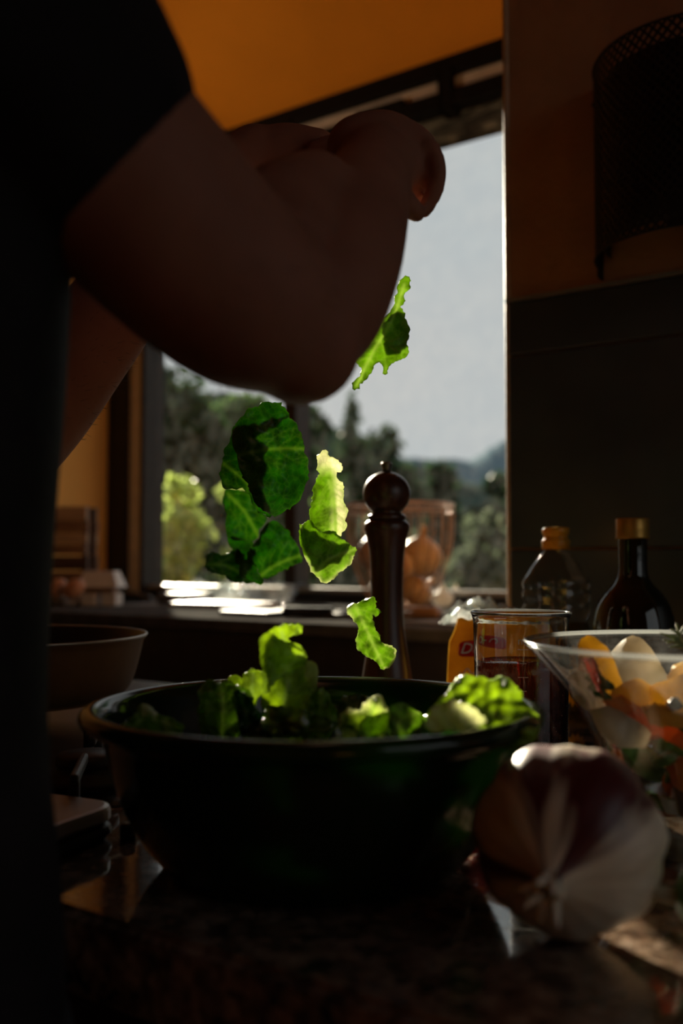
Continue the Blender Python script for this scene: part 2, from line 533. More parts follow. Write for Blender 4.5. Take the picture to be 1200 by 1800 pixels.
g = Geo(); g.tube([W(PS + 0.001, PV + 0.001, z) for z in np.linspace(0.001, 2.2, 30)], 0.0045, 16)
struct(g.obj('trim_2', M['tan_trim']))

# ---- window: frame members and panes
win = struct(empty('window_1', W(1.35, 2.12, 0.065)))
def wpart(name, s0, s1, v0, v1, z0, z1, mat, bevel=0.002): return room_box(name, s0, s1, v0, v1, z0, z1, mat, win, bevel)
wpart('jamb', 2.210, 2.226, 2.075, 2.16, 0.062, 1.34, M['frame_brown'])
wpart('aluminium_channel', 2.226, 2.276, 2.078, 2.16, 0.062, 1.34, M['pale_channel'])
wpart('outer_frame', 2.276, 2.360, 2.065, 2.16, 0.062, 1.34, M['black_frame'])
wpart('jamb', 0.30, 0.37, 2.075, 2.16, 0.062, 1.34, M['frame_brown'])
wpart('mullion', 1.640, 1.682, 2.085, 2.15, 0.10, 1.25, M['frame_brown'])
wpart('bottom_rail', 0.37, 2.210, 2.072, 2.16, 0.0625, 0.088, M['black_frame'])
wpart('sash_rail', 0.37, 2.210, 2.09, 2.15, 0.0885, 0.100, M['alu'])
wpart('head_beam', 0.30, 2.36, 2.055, 2.12, 1.338, 1.392, M['beam_black'], 0.006)
wpart('head_strip', 0.30, 2.36, 2.068, 2.14, 1.290, 1.338, M['grey_strip'])
wpart('track_rail', 0.30, 2.36, 2.052, 2.10, 1.262, 1.303, M['beam_black'], 0.004)
for s0 in (1.63, 1.165, 1.14):
    wpart('bracket', s0, s0 + (0.05 if s0 > 1.5 else 0.04 if s0 < 1.15 else 0.012), 2.050, 2.10, 1.25, 1.36, M['beam_black'])
wpart('track_stop', 1.28, 1.42, 2.050, 2.10, 1.298, 1.316, M['beam_black'])
wpart('latch', 1.62, 1.645, 2.06, 2.085, 1.20, 1.245, M['alu'])
wpart('transom_panel', 0.37, 2.210, 2.112, 2.122, 1.192, 1.325, M['transom'], 0)
wpart('pane', 1.66, 2.210, 2.120, 2.124, 0.10, 1.192, M['pane'], 0)
wpart('pane', 0.37, 1.66, 2.130, 2.134, 0.10, 1.192, M['pane'], 0)

# ---- ledge under the window and the granite worktop
ledge = empty('window_ledge', W(0.5, 1.74, 0))
tag(ledge, 'deep dark stone ledge in front of the window carrying basket and dishes', 'ledge')
room_box('ledge_slab', -1.7, 2.36, 1.385, 2.079, 0.040, 0.0622, M['ledge'], ledge, 0.003)
room_box('ledge_core', -1.7, 2.36, 1.405, 2.079, -0.9, 0.0398, M['grout'], ledge)
for i in range(20):
    s0 = -1.68 + i * 0.2
    room_box('tile', s0, s0 + 0.197, 1.3965, 1.4045, -0.16, 0.0395, M['ledge_tile'], ledge, 0.001)

bm = bmesh.new()
prof = [(-1.695, 0.33), (2.36, 0.33), (2.36, 1.0), (0.80, 1.0), (0.80, 1.184), (-1.695, 1.184)]
A = [bm.verts.new(W(a_, b_, 0.0)) for a_, b_ in prof]; B = [bm.verts.new(W(a_, b_, -0.04)) for a_, b_ in prof]
bm.faces.new(A); bm.faces.new(B[::-1])
for i in range(6): bm.faces.new((A[i], A[(i + 1) % 6], B[(i + 1) % 6], B[i]))
bmesh.ops.bevel(bm, geom=[e for e in bm.edges if all(abs(v.co.z) < 1e-6 for v in e.verts)], offset=0.004, segments=3, affect='EDGES')
top = recentre(bm_obj('granite_worktop', bm, M['granite']))
tag(top, 'polished brown speckled granite worktop under the bowl and bottles', 'worktop')
for i in range(5):
    s0 = -1.65 + i * 0.8
    cab = empty('base_cabinet', W(s0 + 0.4, 0.7, -0.9))
    nm = ['at the end by the cucumber', 'below the glass salad bowl', 'below the large green bowl', 'below the gas hob', 'at the end by the wall'][i]
    tag(cab, 'dark wooden base cabinet with slab door ' + nm, 'cabinet', 'base cabinets under the worktop')
    room_box('body', s0 + 0.001, s0 + 0.799, 0.39, 1.18 if i < 3 else 0.99, -0.90, -0.0405, M['cabinet'], cab)
    dr = room_box('door', s0 + 0.006, s0 + 0.794, 0.368, 0.389, -0.80, -0.05, M['cabinet'], cab, 0.003)
    room_box('handle', s0 + 0.35, s0 + 0.45, 0.352, 0.367, -0.12, -0.108, M['alu'], dr, 0.003)

# ================================================================= LARGE THINGS ON THE WORKTOP
# ---- the green bowl
BC = Vector((-0.0166, 0.580, 0.0))
def bowl_mat():
    t = NT('dark_green_translucent_plastic')
    p = t.principled(Roughness=0.13)
    t.link(t.ramp(t.noise(14), [(0.3, (0.008, 0.014, 0.006)), (0.7, (0.013, 0.022, 0.009))]), p.inputs['Base Color'])
    tl = t.add('ShaderNodeBsdfTranslucent', Color=(0.03, 0.11, 0.012, 1))
    mx = t.add('ShaderNodeMixShader'); mx.inputs[0].default_value = 0.30
    t.link(p.outputs[0], mx.inputs[1]); t.link(tl.outputs[0], mx.inputs[2])
    return t.done(mx.outputs[0])
M['bowl'] = bowl_mat()
bowl = lathe('mixing_bowl', spline([(0, 0.006), (0.060, 0.006), (0.066, 0.0005), (0.079, 0.0005), (0.088, 0.007), (0.0995, 0.022), (0.1085, 0.040),
    (0.1150, 0.060), (0.119, 0.076), (0.124, 0.0785), (0.1295, 0.0815), (0.1315, 0.0855), (0.1295, 0.0893), (0.125, 0.0905), (0.1205, 0.0885), (0.117, 0.082),
    (0.1125, 0.062), (0.1055, 0.040), (0.096, 0.024), (0.080, 0.0135), (0.03, 0.011), (0, 0.011)], 3), BC, M['bowl'], n=120)
recentre(bowl)
tag(bowl, 'large dark green mixing bowl with rolled rim full of lettuce', 'bowl')

# ---- pepper mill
mc = P(680, 1100, 1.03); mc = Vector((mc.x, 1.03, 0))
M['mill'] = wood('dark_walnut_mill', (0.030, 0.010, 0.005), (0.085, 0.030, 0.013), 0.34, (7, 7, 1), 20, coat=0.12)
M['mill_metal'] = plain('dark_metal_knob', (0.16, 0.13, 0.10), 0.3, 0.9)
mill = empty('pepper_mill', mc)
tag(mill, 'tall turned dark wooden pepper mill behind the green bowl', 'pepper mill')
lathe('body', spline([(0, 0), (0.0300, 0), (0.0305, 0.006), (0.0285, 0.022), (0.0270, 0.038), (0.0248, 0.057), (0.0200, 0.0866), (0.0172, 0.116), (0.0165, 0.1455), (0.0178, 0.178),
    (0.0203, 0.1926), (0.0229, 0.2015)], 4) + [(0.0234, 0.2022), (0.0236, 0.2085), (0.0225, 0.2105), (0.0205, 0.2125), (0.0195, 0.2135), (0, 0.2135)], mc, M['mill'], mill)
hp = [(0, 0.2137), (0.0188, 0.2137), (0.0197, 0.2150), (0.0197, 0.2175), (0.0185, 0.2190)]
for j in range(2, 26):
    a = -pi / 2 + pi * (j / 26.0)
    if sin(a) > -0.86: hp.append((0.0247 * cos(a), 0.2409 + 0.0232 * sin(a)))
hp.append((0, 0.2641))
lathe('head', hp, mc, M['mill'], mill)
lathe('knob', [(0, 0.2635), (0.0048, 0.2635), (0.0046, 0.2665), (0.0050, 0.2690), (0.0058, 0.2712), (0.0058, 0.2725), (0.0045, 0.2737), (0, 0.2737)], mc, M['mill_metal'], mill, 24)

# ---- measuring beaker with drink
bc = P(915, 1100, 0.80); bc = Vector((bc.x, 0.80, 0))
cup = empty('measuring_beaker', bc)
tag(cup, 'clear straight measuring beaker half full of red-brown drink', 'beaker')
lathe('glass', [(0, 0.0012), (0.0300, 0.0012), (0.0330, 0.0012), (0.0350, 0.004), (0.0358, 0.012), (0.0378, 0.122), (0.0388, 0.1275), (0.0395, 0.1295), (0.0388, 0.1312), (0.0376, 0.1300),
    (0.0366, 0.1240), (0.0346, 0.012), (0.033, 0.0095), (0, 0.0095)], bc, M['real_glass'], cup, 96)
g = Geo(); g.tube([bc + Vector((0.0388 * cos(2 * pi * k / 72), 0.0388 * sin(2 * pi * k / 72), 0.1302)) for k in range(73)], 0.0013, 8); g.obj('glass_rim', M['rim_glass'], cup)
def drink_mat():
    t = NT('red_brown_drink')
    tc = t.add('ShaderNodeTexCoord'); sp = t.add('ShaderNodeSeparateXYZ'); t.link(tc.outputs['Object'], sp.inputs[0])
    tr = t.add('ShaderNodeBsdfTransparent'); gl = t.add('ShaderNodeBsdfGlossy', Roughness=0.03); 
    t.link(t.ramp(sp.outputs[2], [(0.020, (0.30, 0.07, 0.06)), (0.06, (0.36, 0.16, 0.09)), (0.092, (0.50, 0.30, 0.16))]), tr.inputs['Color'])
    m0 = t.add('ShaderNodeMixShader'); t.link(t.schlick(0.7), m0.inputs[0]); t.link(tr.outputs[0], m0.inputs[1]); t.link(gl.outputs[0], m0.inputs[2])
    return t.done(m0.outputs[0])
M['drink'] = drink_mat()
o = lathe('drink', [(0, 0.0105), (0.031, 0.0105), (0.0340, 0.014), (0.0357, 0.089), (0.0352, 0.0905), (0, 0.0902)], bc, M['drink'], cup, 72)
o.data.transform(Matrix.Translation(-bc)); o.matrix_parent_inverse = Matrix.Identity(4)
g = Geo(); rb = random.Random(3)
for i in range(190):
    a = rb.uniform(pi, 2 * pi); z = rb.choice([rb.uniform(0.015, 0.045), rb.uniform(0.088, 0.10), rb.uniform(0.02, 0.10)])
    R = 0.0345 + 0.0018 * z / 0.12
    g.ball((bc.x + R * cos(a), bc.y + R * sin(a), z), rb.uniform(0.00018, 0.00042), 6, 4)
M['bubble'] = plain('pale_bubbles', (0.75, 0.70, 0.66), 0.15)
tag(g.obj('bubbles', M['bubble'], cup), kind='stuff')
M['print'] = plain('pale_scale_print', (0.62, 0.60, 0.56), 0.6)
def text_obj(name, body, size, mat, loc, rot, parent, shear=0.0, ext=0.0002, align='CENTER'):
    cu = bpy.data.curves.new(name, 'FONT'); cu.body = body; cu.size = size; cu.align_x = align; cu.shear = shear; cu.extrude = ext; cu.resolution_u = 3
    o = bpy.data.objects.new(name, cu); COL.objects.link(o); cu.materials.append(mat)
    o.location = loc; o.rotation_euler = rot
    place(o, parent)
    me = bpy.data.meshes.new_from_object(o.evaluated_get(bpy.context.evaluated_depsgraph_get()))
    me.name = name; r = bpy.data.objects.new(name, me); COL.objects.link(r)
    r.location = loc; r.rotation_euler = rot; place(r, parent)
    bpy.data.objects.remove(o); r.name = name
    return r
def on_beaker(ang, z):
    a = radians(ang); R = 0.0362 + 0.0165 * z / 1.0 + 0.0006
    return (bc.x + R * cos(a), bc.y + R * sin(a), z), (pi / 2, 0, a + pi / 2)
for z, s in ((0.021, '100'), (0.044, '200'), (0.067, '300')):
    l, r = on_beaker(248, z); text_obj('scale_number', s, 0.0055, M['print'], l, r, cup)
l, r = on_beaker(262, 0.108); text_obj('scale_unit', 'ml', 0.008, M['print'], l, r, cup)
for i in range(9):
    a = radians(262); z = 0.02 + i * 0.0105; R = 0.0362 + 0.0165 * z
    bm = bmesh.new(); add_box(bm, (bc.x + R * cos(a), bc.y + R * sin(a), z), (0.005 if i % 2 else 0.008, 0.0004, 0.0005), Matrix.Rotation(a + pi / 2, 3, 'Z'))
    bm_obj('scale_mark', bm, M['print'], cup)

# ---- glass salad bowl
GC = Vector((0.211, 0.600, 0))
gbowl = empty('glass_salad_bowl', GC)
tag(gbowl, 'clear flaring glass bowl of mixed vegetable salad beside the onion', 'bowl')
lathe('glass', [(0, 0.001), (0.034, 0.001), (0.037, 0.003), (0.042, 0.022), (0.052, 0.052), (0.066, 0.078), (0.073, 0.092), (0.0985, 0.1195), (0.1002, 0.1215), (0.0985, 0.1232), (0.0965, 0.1222),
    (0.0700, 0.0935), (0.0630, 0.079), (0.049, 0.053), (0.039, 0.024), (0.033, 0.0065), (0, 0.0065)], GC, M['bowl_glass'], gbowl, 96)
g = Geo(); g.tube([GC + Vector((0.0992 * cos(2 * pi * k / 96), 0.0992 * sin(2 * pi * k / 96), 0.1222)) for k in range(97)], 0.0017, 8); g.obj('glass_rim', M['rim_glass'], gbowl)
# ---- olive oil bottle
ob = P(1112, 1000, 1.05); ob = Vector((ob.x, 1.05, 0))
olive = empty('olive_oil_bottle', ob)
tag(olive, 'dark round-shouldered glass bottle with gold screw cap against the tiles', 'bottle')
def dark_glass():
    t = NT('dark_bottle_glass')
    p = t.principled(Roughness=0.05, **{'Base Color': (0.012, 0.011, 0.004, 1)})
    p.inputs['Coat Weight'].default_value = 0.6
    p.inputs['Coat Roughness'].default_value = 0.03
    f = t.noise(20, 3); t.bump(f, 0.05, 0.004, p)
    return t.done(p.outputs['BSDF'])
M['dark_glass'] = dark_glass()
lathe('glass', spline([(0, 0.001), (0.038, 0.001), (0.0415, 0.006), (0.0425, 0.03), (0.0425, 0.09), (0.0415, 0.108), (0.037, 0.125), (0.029, 0.138), (0.020, 0.148), (0.0155, 0.157), (0.0148, 0.170),
    (0.0150, 0.195), (0.0150, 0.205), (0, 0.205)], 3), ob, M['dark_glass'], olive, 72)
M['gold_cap'] = plain('worn_gold_cap', (0.55, 0.30, 0.055), 0.35, 0.55, var=0.2)
cap = lathe('cap', [(0.0152, 0.1945), (0.0172, 0.1945), (0.0174, 0.1968), (0.0168, 0.1985), (0.0174, 0.2002), (0.0168, 0.2022), (0.0172, 0.2038), (0.0170, 0.2052), (0.0172, 0.2150), (0.0163, 0.2162), (0, 0.2164)], ob, M['gold_cap'], olive, 60)
for k in range(48):
    a = 2 * pi * k / 48; bm = bmesh.new()
    add_box(bm, (ob.x + 0.01725 * cos(a), ob.y + 0.01725 * sin(a), 0.2102), (0.0012, 0.0012, 0.0085), Matrix.Rotation(a, 3, 'Z'))
    bm_obj('cap_ridge', bm, M['gold_cap'], cap)
# ---- sunflower oil bottle
sb = P(977, 1000, 1.12); sb = Vector((sb.x, 1.12, 0))
oil = empty('sunflower_oil_bottle', sb)
tag(oil, 'clear ribbed plastic oil bottle with yellow flip cap and flower label', 'bottle')
lathe('bottle_wall', spline([(0, 0.001), (0.032, 0.001), (0.0365, 0.006), (0.0375, 0.02), (0.0375, 0.095)], 3) + [(0.0355, 0.099), (0.0340, 0.104), (0.0350, 0.109), (0.0378, 0.114), (0.0382, 0.119), (0.0362, 0.1225),
    (0.0362, 0.1255), (0.0382, 0.129), (0.0385, 0.135), (0.0368, 0.1385), (0.0370, 0.141), (0.0384, 0.145), (0.0378, 0.149), (0.0340, 0.1545), (0.0260, 0.1665), (0.0185, 0.1765), (0.0142, 0.1815), (0.0130, 0.186), (0.0130, 0.192)],
    sb, M['plastic_clear'], oil, 64)
M['yellow_cap'] = plain('yellow_plastic_cap', (0.80, 0.36, 0.018), 0.4, var=0.06, sss=0.15)
cap = lathe('cap', [(0.0134, 0.1845), (0.0150, 0.1845), (0.0156, 0.1865), (0.0156, 0.1935), (0.0150, 0.1950), (0.0132, 0.1965), (0.0132, 0.2000), (0.0148, 0.2020), (0.0150, 0.2070), (0.0140, 0.2086), (0, 0.2098)], sb, M['yellow_cap'], oil, 48)
M['oil'] = thin_glass('sunflower_oil', (0.88, 0.66, 0.22), 0.5, 0.03)
lathe('oil', [(0, 0.003), (0.034, 0.003), (0.036, 0.012), (0.036, 0.0945), (0.0335, 0.102), (0, 0.1025)], sb, M['oil'], oil, 48)
# label wraps the lower body
M['label_green'] = plain('dark_green_label', (0.015, 0.05, 0.018), 0.5)
M['label_yellow'] = plain('sunflower_petal_print', (0.85, 0.50, 0.03), 0.5, var=0.1)
M['label_brown'] = plain('sunflower_centre_print', (0.05, 0.025, 0.01), 0.6)
lathe('label', [(0.0377, 0.018), (0.0380, 0.018), (0.0380, 0.088), (0.0377, 0.088)], sb, M['label_green'], oil, 64)
for (fa, fz, fr) in ((255, 0.045, 0.020), (287, 0.030, 0.016), (300, 0.066, 0.018)):
    for k in range(14):
        th = 2 * pi * k / 14
        vs = []
        for (rr, ww) in ((0.35, 0.0), (0.65, 0.20), (1.0, 0.0), (0.65, -0.20)):
            lx = fr * (rr * cos(th) - ww * sin(th)); lz = fr * (rr * sin(th) + ww * cos(th))
            a = radians(fa) + lx / 0.038
            for R in (0.03805, 0.0383): vs.append((sb.x + R * cos(a), sb.y + R * sin(a), fz + lz))
        fs = [(1, 3, 5, 7), (0, 6, 4, 2), (0, 2, 3, 1), (2, 4, 5, 3), (4, 6, 7, 5), (6, 0, 1, 7)]
        mesh_obj('printed_petal', vs, fs, M['label_yellow'], oil)
    a = radians(fa)
    lathe('printed_centre', [(0, 0), (fr * 0.40, 0), (fr * 0.40, 0.0006), (0, 0.0008)], (sb.x + 0.0381 * cos(a), sb.y + 0.0381 * sin(a), fz), M['label_brown'], oil, 20, ax=(cos(a), sin(a), 0))

# ---- yellow paper packet with a red badge
def packet():
    root = empty('yellow_packet', (0.165, 1.00, 0))
    tag(root, 'crumpled yellow paper packet with red badge behind the beaker', 'packet')
    yaw = radians(-6)
    ex = Vector((cos(yaw), sin(yaw), 0)); ey = Vector((-sin(yaw), cos(yaw), 0))
    nx, nz = 34, 30; wd, ht = 0.120, 0.112
    vs, fs = [], []
    o0 = Vector((0.1655, 1.005, 0.0))
    def pt(i, j, side):
        u = i / nx; w = j / nz
        x = (u - 0.5) * wd * (1 - 0.10 * w ** 3)
        if w > 0.8: x *= 1 - 0.10 * sin((w - 0.8) / 0.2 * pi / 2)
        z = w * ht + (0.0015 * sin(u * 40) + 0.002 * noise.noise(Vector((u * 9, 3, 1)))) * (w > 0.97)
        th = 0.021 * (1 - (2 * u - 1) ** 4) * (sin(min(1, (1 - w) * 1.7) * pi / 2)) * (0.55 + 0.45 * w) + 0.0006
        if j == 0: th = 0.012 * (1 - (2 * u - 1) ** 4) + 0.0006
        nz_ = 0.004 * noise.noise(Vector((u * 5, w * 5, side * 7 + 2))) + 0.0018 * noise.noise(Vector((u * 15, w * 13, side * 3)))
        if i in (0, nx) or j == nz: nz_ = 0
        y = (th + nz_ * (1 if th > 0.003 else 0.3)) * side + 0.02 * (w ** 2)
        return o0 + ex * x + ey * y + Vector((0, 0, z))
    for side in (-1, 1):
        b = len(vs)
        for j in range(nz + 1):
            for i in range(nx + 1): vs.append(pt(i, j, side))
        for j in range(nz):
            for i in range(nx):
                a = b + j * (nx + 1) + i
                q = (a, a + 1, a + nx + 2, a + nx + 1)
                fs.append(q if side < 0 else q[::-1])
    t = NT('yellow_packet_paper')
    p = t.principled(Roughness=0.42)
    p.inputs['Specular IOR Level'].default_value = 0.4
    c = t.ramp(t.noise(24, 5), [(0.35, (0.50, 0.24, 0.020)), (0.65, (0.74, 0.42, 0.045))])
    t.link(c, p.inputs['Base Color'])
    tl = t.add('ShaderNodeBsdfTranslucent'); t.link(c, tl.inputs['Color'])
    mx = t.add('ShaderNodeMixShader'); mx.inputs[0].default_value = 0.26
    t.link(p.outputs[0], mx.inputs[1]); t.link(tl.outputs[0], mx.inputs[2])
    o = mesh_obj('paper', vs, fs, t.done(mx.outputs[0]), root, True)
    front = lambda u, w: pt(int(u * nx), int(w * nz), -1)
    M['white_print'] = plain('white_print', (0.8, 0.76, 0.70), 0.5)
    M['red_print'] = plain('red_badge', (0.70, 0.012, 0.016), 0.4)
    # white torn inner edge
    g = Geo()
    for i in range(nx):
        a, b2 = pt(i, nz, -1), pt(i + 1, nz, -1)
        h1 = 0.009 + 0.004 * noise.noise(Vector((i * 0.7, 1, 5))); h2 = 0.009 + 0.004 * noise.noise(Vector(((i + 1) * 0.7, 1, 5)))
        dn = Vector((0, 0, -0.003))
        q = [a + dn, b2 + dn, b2 + Vector((0, 0.002, h2)), a + Vector((0, 0.002, h1))]
        g.add(q + [x + Vector((0, 0.0012, 0)) for x in q], [(0, 1, 2, 3), (7, 6, 5, 4), (0, 4, 5, 1), (1, 5, 6, 2), (2, 6, 7, 3), (3, 7, 4, 0)])
    g.obj('torn_edge', M['wrap'], root, False)
    # badge: rounded plate with bent surface following the bag
    def onbag(px, py, lift):
        c = P(px, py, 1.0)
        u = (c - o0).dot(ex) / wd + 0.5; w = c.z / ht
        u = min(0.98, max(0.02, u)); w = min(0.97, max(0.02, w))
        i0, j0 = u * nx, w * nz
        i1, j1 = int(i0), int(j0); fi, fj = i0 - i1, j0 - j1
        q = pt(i1, j1, -1) * (1 - fi) * (1 - fj) + pt(i1 + 1, j1, -1) * fi * (1 - fj) + pt(i1, j1 + 1, -1) * (1 - fi) * fj + pt(i1 + 1, j1 + 1, -1) * fi * fj
        return q - ey * lift
    gx, gy = 24, 10
    vs, fs = [], []
    for j in range(gy + 1):
        for i in range(gx + 1):
            a, b2 = 2 * i / gx - 1, 2 * j / gy - 1
            # square to squircle
            k = (abs(a) ** 6 + abs(b2) ** 6 + 1e-9) ** (1 / 6) ; m_ = max(abs(a), abs(b2), 1e-9)
            a2, b3 = a * m_ / k if k else a, b2 * m_ / k if k else b2
            vs.append(onbag(845 + 42 * a2, 1141 - 13.5 * b3 + 3 * a2 * a2, 0.0009))
    for j in range(gy):
        for i in range(gx):
            q = j * (gx + 1) + i; fs.append((q, q + 1, q + gx + 2, q + gx + 1))
    bd = mesh_obj('badge', vs, fs, M['red_print'], root, True)
    sm = bd.modifiers.new('solid', 'SOLIDIFY'); sm.thickness = 0.0005; sm.offset = 1
    tx = text_obj('badge_lettering', 'Dr.O', 0.0155, M['white_print'], onbag(805, 1150, 0.0062), (pi / 2, 0, yaw - 0.10), root, 0.35, 0.0002, 'LEFT')
    for j, (x0, y0, wv) in enumerate(((806, 1182, 26), (846, 1186, 30))):
        g = Geo()
        pts = [onbag(x0 + wv * tt, y0 + 5 * sin(tt * 9 + j) - 3 * tt, 0.0014) for tt in np.linspace(0, 1, 22)]
        g.tube(pts, 0.0006, 6)
        g.obj('script_stroke', M['white_print'], root)
    return root
packet()

# ---- onion
def onion_mat(name, skin, white, seed):
    t = NT(name)
    p = t.principled(Roughness=0.42)
    p.inputs['Subsurface Weight'].default_value = 0.35
    p.inputs['Subsurface Radius'].default_value = (1, 0.7, 0.5)
    p.inputs['Subsurface Scale'].default_value = 0.008
    tc = t.add('ShaderNodeTexCoord')
    sp = t.add('ShaderNodeSeparateXYZ'); t.link(tc.outputs['Object'], sp.inputs[0])
    at = t.add('ShaderNodeMath', operation='ARCTAN2'); t.link(sp.outputs[1], at.inputs[0]); t.link(sp.outputs[0], at.inputs[1])
    cm = t.add('ShaderNodeCombineXYZ'); t.link(at.outputs[0], cm.inputs[0])
    zz = t.add('ShaderNodeMath', operation='MULTIPLY'); zz.inputs[1].default_value = 10.0; t.link(sp.outputs[2], zz.inputs[0]); t.link(zz.outputs[0], cm.inputs[1])
    cm.inputs[2].default_value = seed
    n1 = t.add('ShaderNodeTexNoise', Scale=1.15, Detail=3.0); t.link(cm.outputs[0], n1.inputs['Vector'])
    n2 = t.add('ShaderNodeTexNoise', Scale=9.0, Detail=4.0); t.link(cm.outputs[0], n2.inputs['Vector'])
    base = t.ramp(n1.outputs['Fac'], [(0.53, white), (0.57, tuple((a + b) / 2 for a, b in zip(white, skin))), (0.61, skin)])
    st = t.ramp(n2.outputs['Fac'], [(0.3, (0.82, 0.80, 0.76)), (0.7, (1, 1, 1))])
    m = t.add('ShaderNodeMix', data_type='RGBA', blend_type='MULTIPLY'); m.inputs['Factor'].default_value = 1
    t.link(base, m.inputs[6]); t.link(st, m.inputs[7]); t.link(m.outputs[2], p.inputs['Base Color'])
    return t.done(p.outputs['BSDF'])
def onion(name, c, r, ax, mat, label, group=None, stem=True, lobes=7):
    root = empty(name, c)
    tag(root, label, 'onion', group)
    q = Vector(ax).to_track_quat('Z', 'Y')
    vs, fs = [], []
    n, m = 64, 36
    for i in range(m + 1):
        th = pi * i / m
        for k in range(n):
            ph = 2 * pi * k / n
            rr = r * (1 + 0.030 * sin(lobes * ph + 0.8 * sin(ph * 2)) * sin(th) ** 0.7 + 0.012 * sin(17 * ph))
            z = cos(th) * r * 0.92
            pinch = sin(th)
            if th < 0.5: z += r * 0.22 * (1 - th / 0.5) ** 2
            vs.append(Vector((rr * pinch * cos(ph), rr * pinch * sin(ph), z)))
    for i in range(m):
        for k in range(n): fs.append((i * n + k, (i + 1) * n + k, (i + 1) * n + (k + 1) % n, i * n + (k + 1) % n))
    me = bpy.data.meshes.new('bulb'); me.from_pydata(vs, [], fs); me.polygons.foreach_set('use_smooth', [True] * len(fs)); me.materials.append(mat)
    b = bpy.data.objects.new('bulb', me); COL.objects.link(b); b.parent = root; b.rotation_euler = q.to_euler()
    if stem:
        g = Geo(); rs = random.Random(int(r * 1e5))
        for k in range(7):
            a = k * 0.9; s = Vector((cos(a), sin(a), 0)) * r * 0.08
            g.tube([s + Vector((0, 0, r * 1.0)), s * 1.3 + Vector((0, 0, r * 1.2)), s * rs.uniform(1, 3) + Vector((0, 0, r * rs.uniform(1.3, 1.55)))], [r * 0.07, r * 0.06, r * 0.02], 6)
        me = bpy.data.meshes.new('neck'); me.from_pydata(g.v, [], g.f); me.polygons.foreach_set('use_smooth', [True] * len(g.f)); me.materials.append(mat)
        b = bpy.data.objects.new('neck', me); COL.objects.link(b); b.parent = root; b.rotation_euler = q.to_euler()
    return root
M['red_onion'] = onion_mat('red_onion_skin', (0.10, 0.010, 0.014), (0.84, 0.77, 0.62), 2.3)
M['gold_onion'] = onion_mat('golden_onion_skin', (0.50, 0.20, 0.05), (0.72, 0.45, 0.20), 5.0)
M['brown_onion'] = onion_mat('brown_onion_skin', (0.20, 0.09, 0.05), (0.40, 0.25, 0.16), 8.0)
oc = P(990, 1485, 0.462)
onion('red_onion', (oc.x + 0.002, 0.462, 0.0448), 0.0430, (-0.35, -0.85, -0.15), M['red_onion'], 'large white and red streaked onion lying on the granite beside the glass bowl')

# ---- small red pepper behind the onion
g = Geo(); c0 = P(836, 1440, 0.590)
g.limb([(c0.x - 0.006, c0.y - 0.008, 0.0115, 0.009), (c0.x + 0.002, c0.y + 0.004, 0.0125, 0.0115), (c0.x + 0.010, c0.y + 0.022, 0.011, 0.010), (c0.x + 0.022, c0.y + 0.04, 0.0075, 0.0055), (c0.x + 0.03, c0.y + 0.052, 0.005, 0.0025)], 6, 20)
M['chili'] = plain('glossy_red_skin', (0.50, 0.012, 0.012), 0.12, coat=0.5, var=0.15, sss=0.2)
chili = empty('red_pepper', (c0.x, c0.y, 0)); tag(chili, 'small glossy red pepper on the granite between green bowl and onion', 'pepper')
g.obj('flesh', M['chili'], chili)
g = Geo(); g.limb([(c0.x - 0.010, c0.y - 0.012, 0.0125, 0.0045), (c0.x - 0.013, c0.y - 0.018, 0.016, 0.0022), (c0.x - 0.012, c0.y - 0.026, 0.019, 0.002)], 4, 10)
M['stalk'] = plain('pale_stalk', (0.45, 0.42, 0.28), 0.6); g.obj('stalk', M['stalk'], chili)

# ---- cucumber at the lower right
def cucumber():
    root = empty('cucumber', (0.25, 0.40, 0)); tag(root, 'green cucumber lying on the granite at the edge below the salad bowl', 'cucumber')
    g = Geo()
    a, b = Vector((0.158, 0.437, 0.0262)), Vector((0.385, 0.395, 0.0262))
    d = b - a; pr = []
    for k in range(13):
        u = k / 12; p = a + d * u
        pr.append((p.x, p.y, p.z, 0.0255 * (0.55 + 0.45 * min(1, sin(min(u, 1 - u) * pi * 2.2) if min(u, 1 - u) < 0.23 else 1))))
    g.limb(pr, 3, 24)
    M['cuke'] = plain('cucumber_skin', (0.09, 0.24, 0.04), 0.4, var=0.5, scale=40, bump=0.4)
    g.obj('skin', M['cuke'], root)
    g = Geo(); g.limb([(a.x - 0.010, a.y + 0.002, 0.026, 0.004), (a.x - 0.021, a.y + 0.003, 0.028, 0.0032)], 3, 10); g.obj('stalk', M['stalk'], root)
cucumber()

# ================================================================= LETTUCE
def seg_dist(X, Y, segs):
    best = np.full(X.shape, 1e9)
    for (ax, ay, bx, by) in segs:
        dx, dy = bx - ax, by - ay; L = dx * dx + dy * dy + 1e-9
        t = np.clip(((X - ax) * dx + (Y - ay) * dy) / L, 0, 1)
        best = np.minimum(best, np.hypot(X - ax - t * dx, Y - ay - t * dy))
    return best

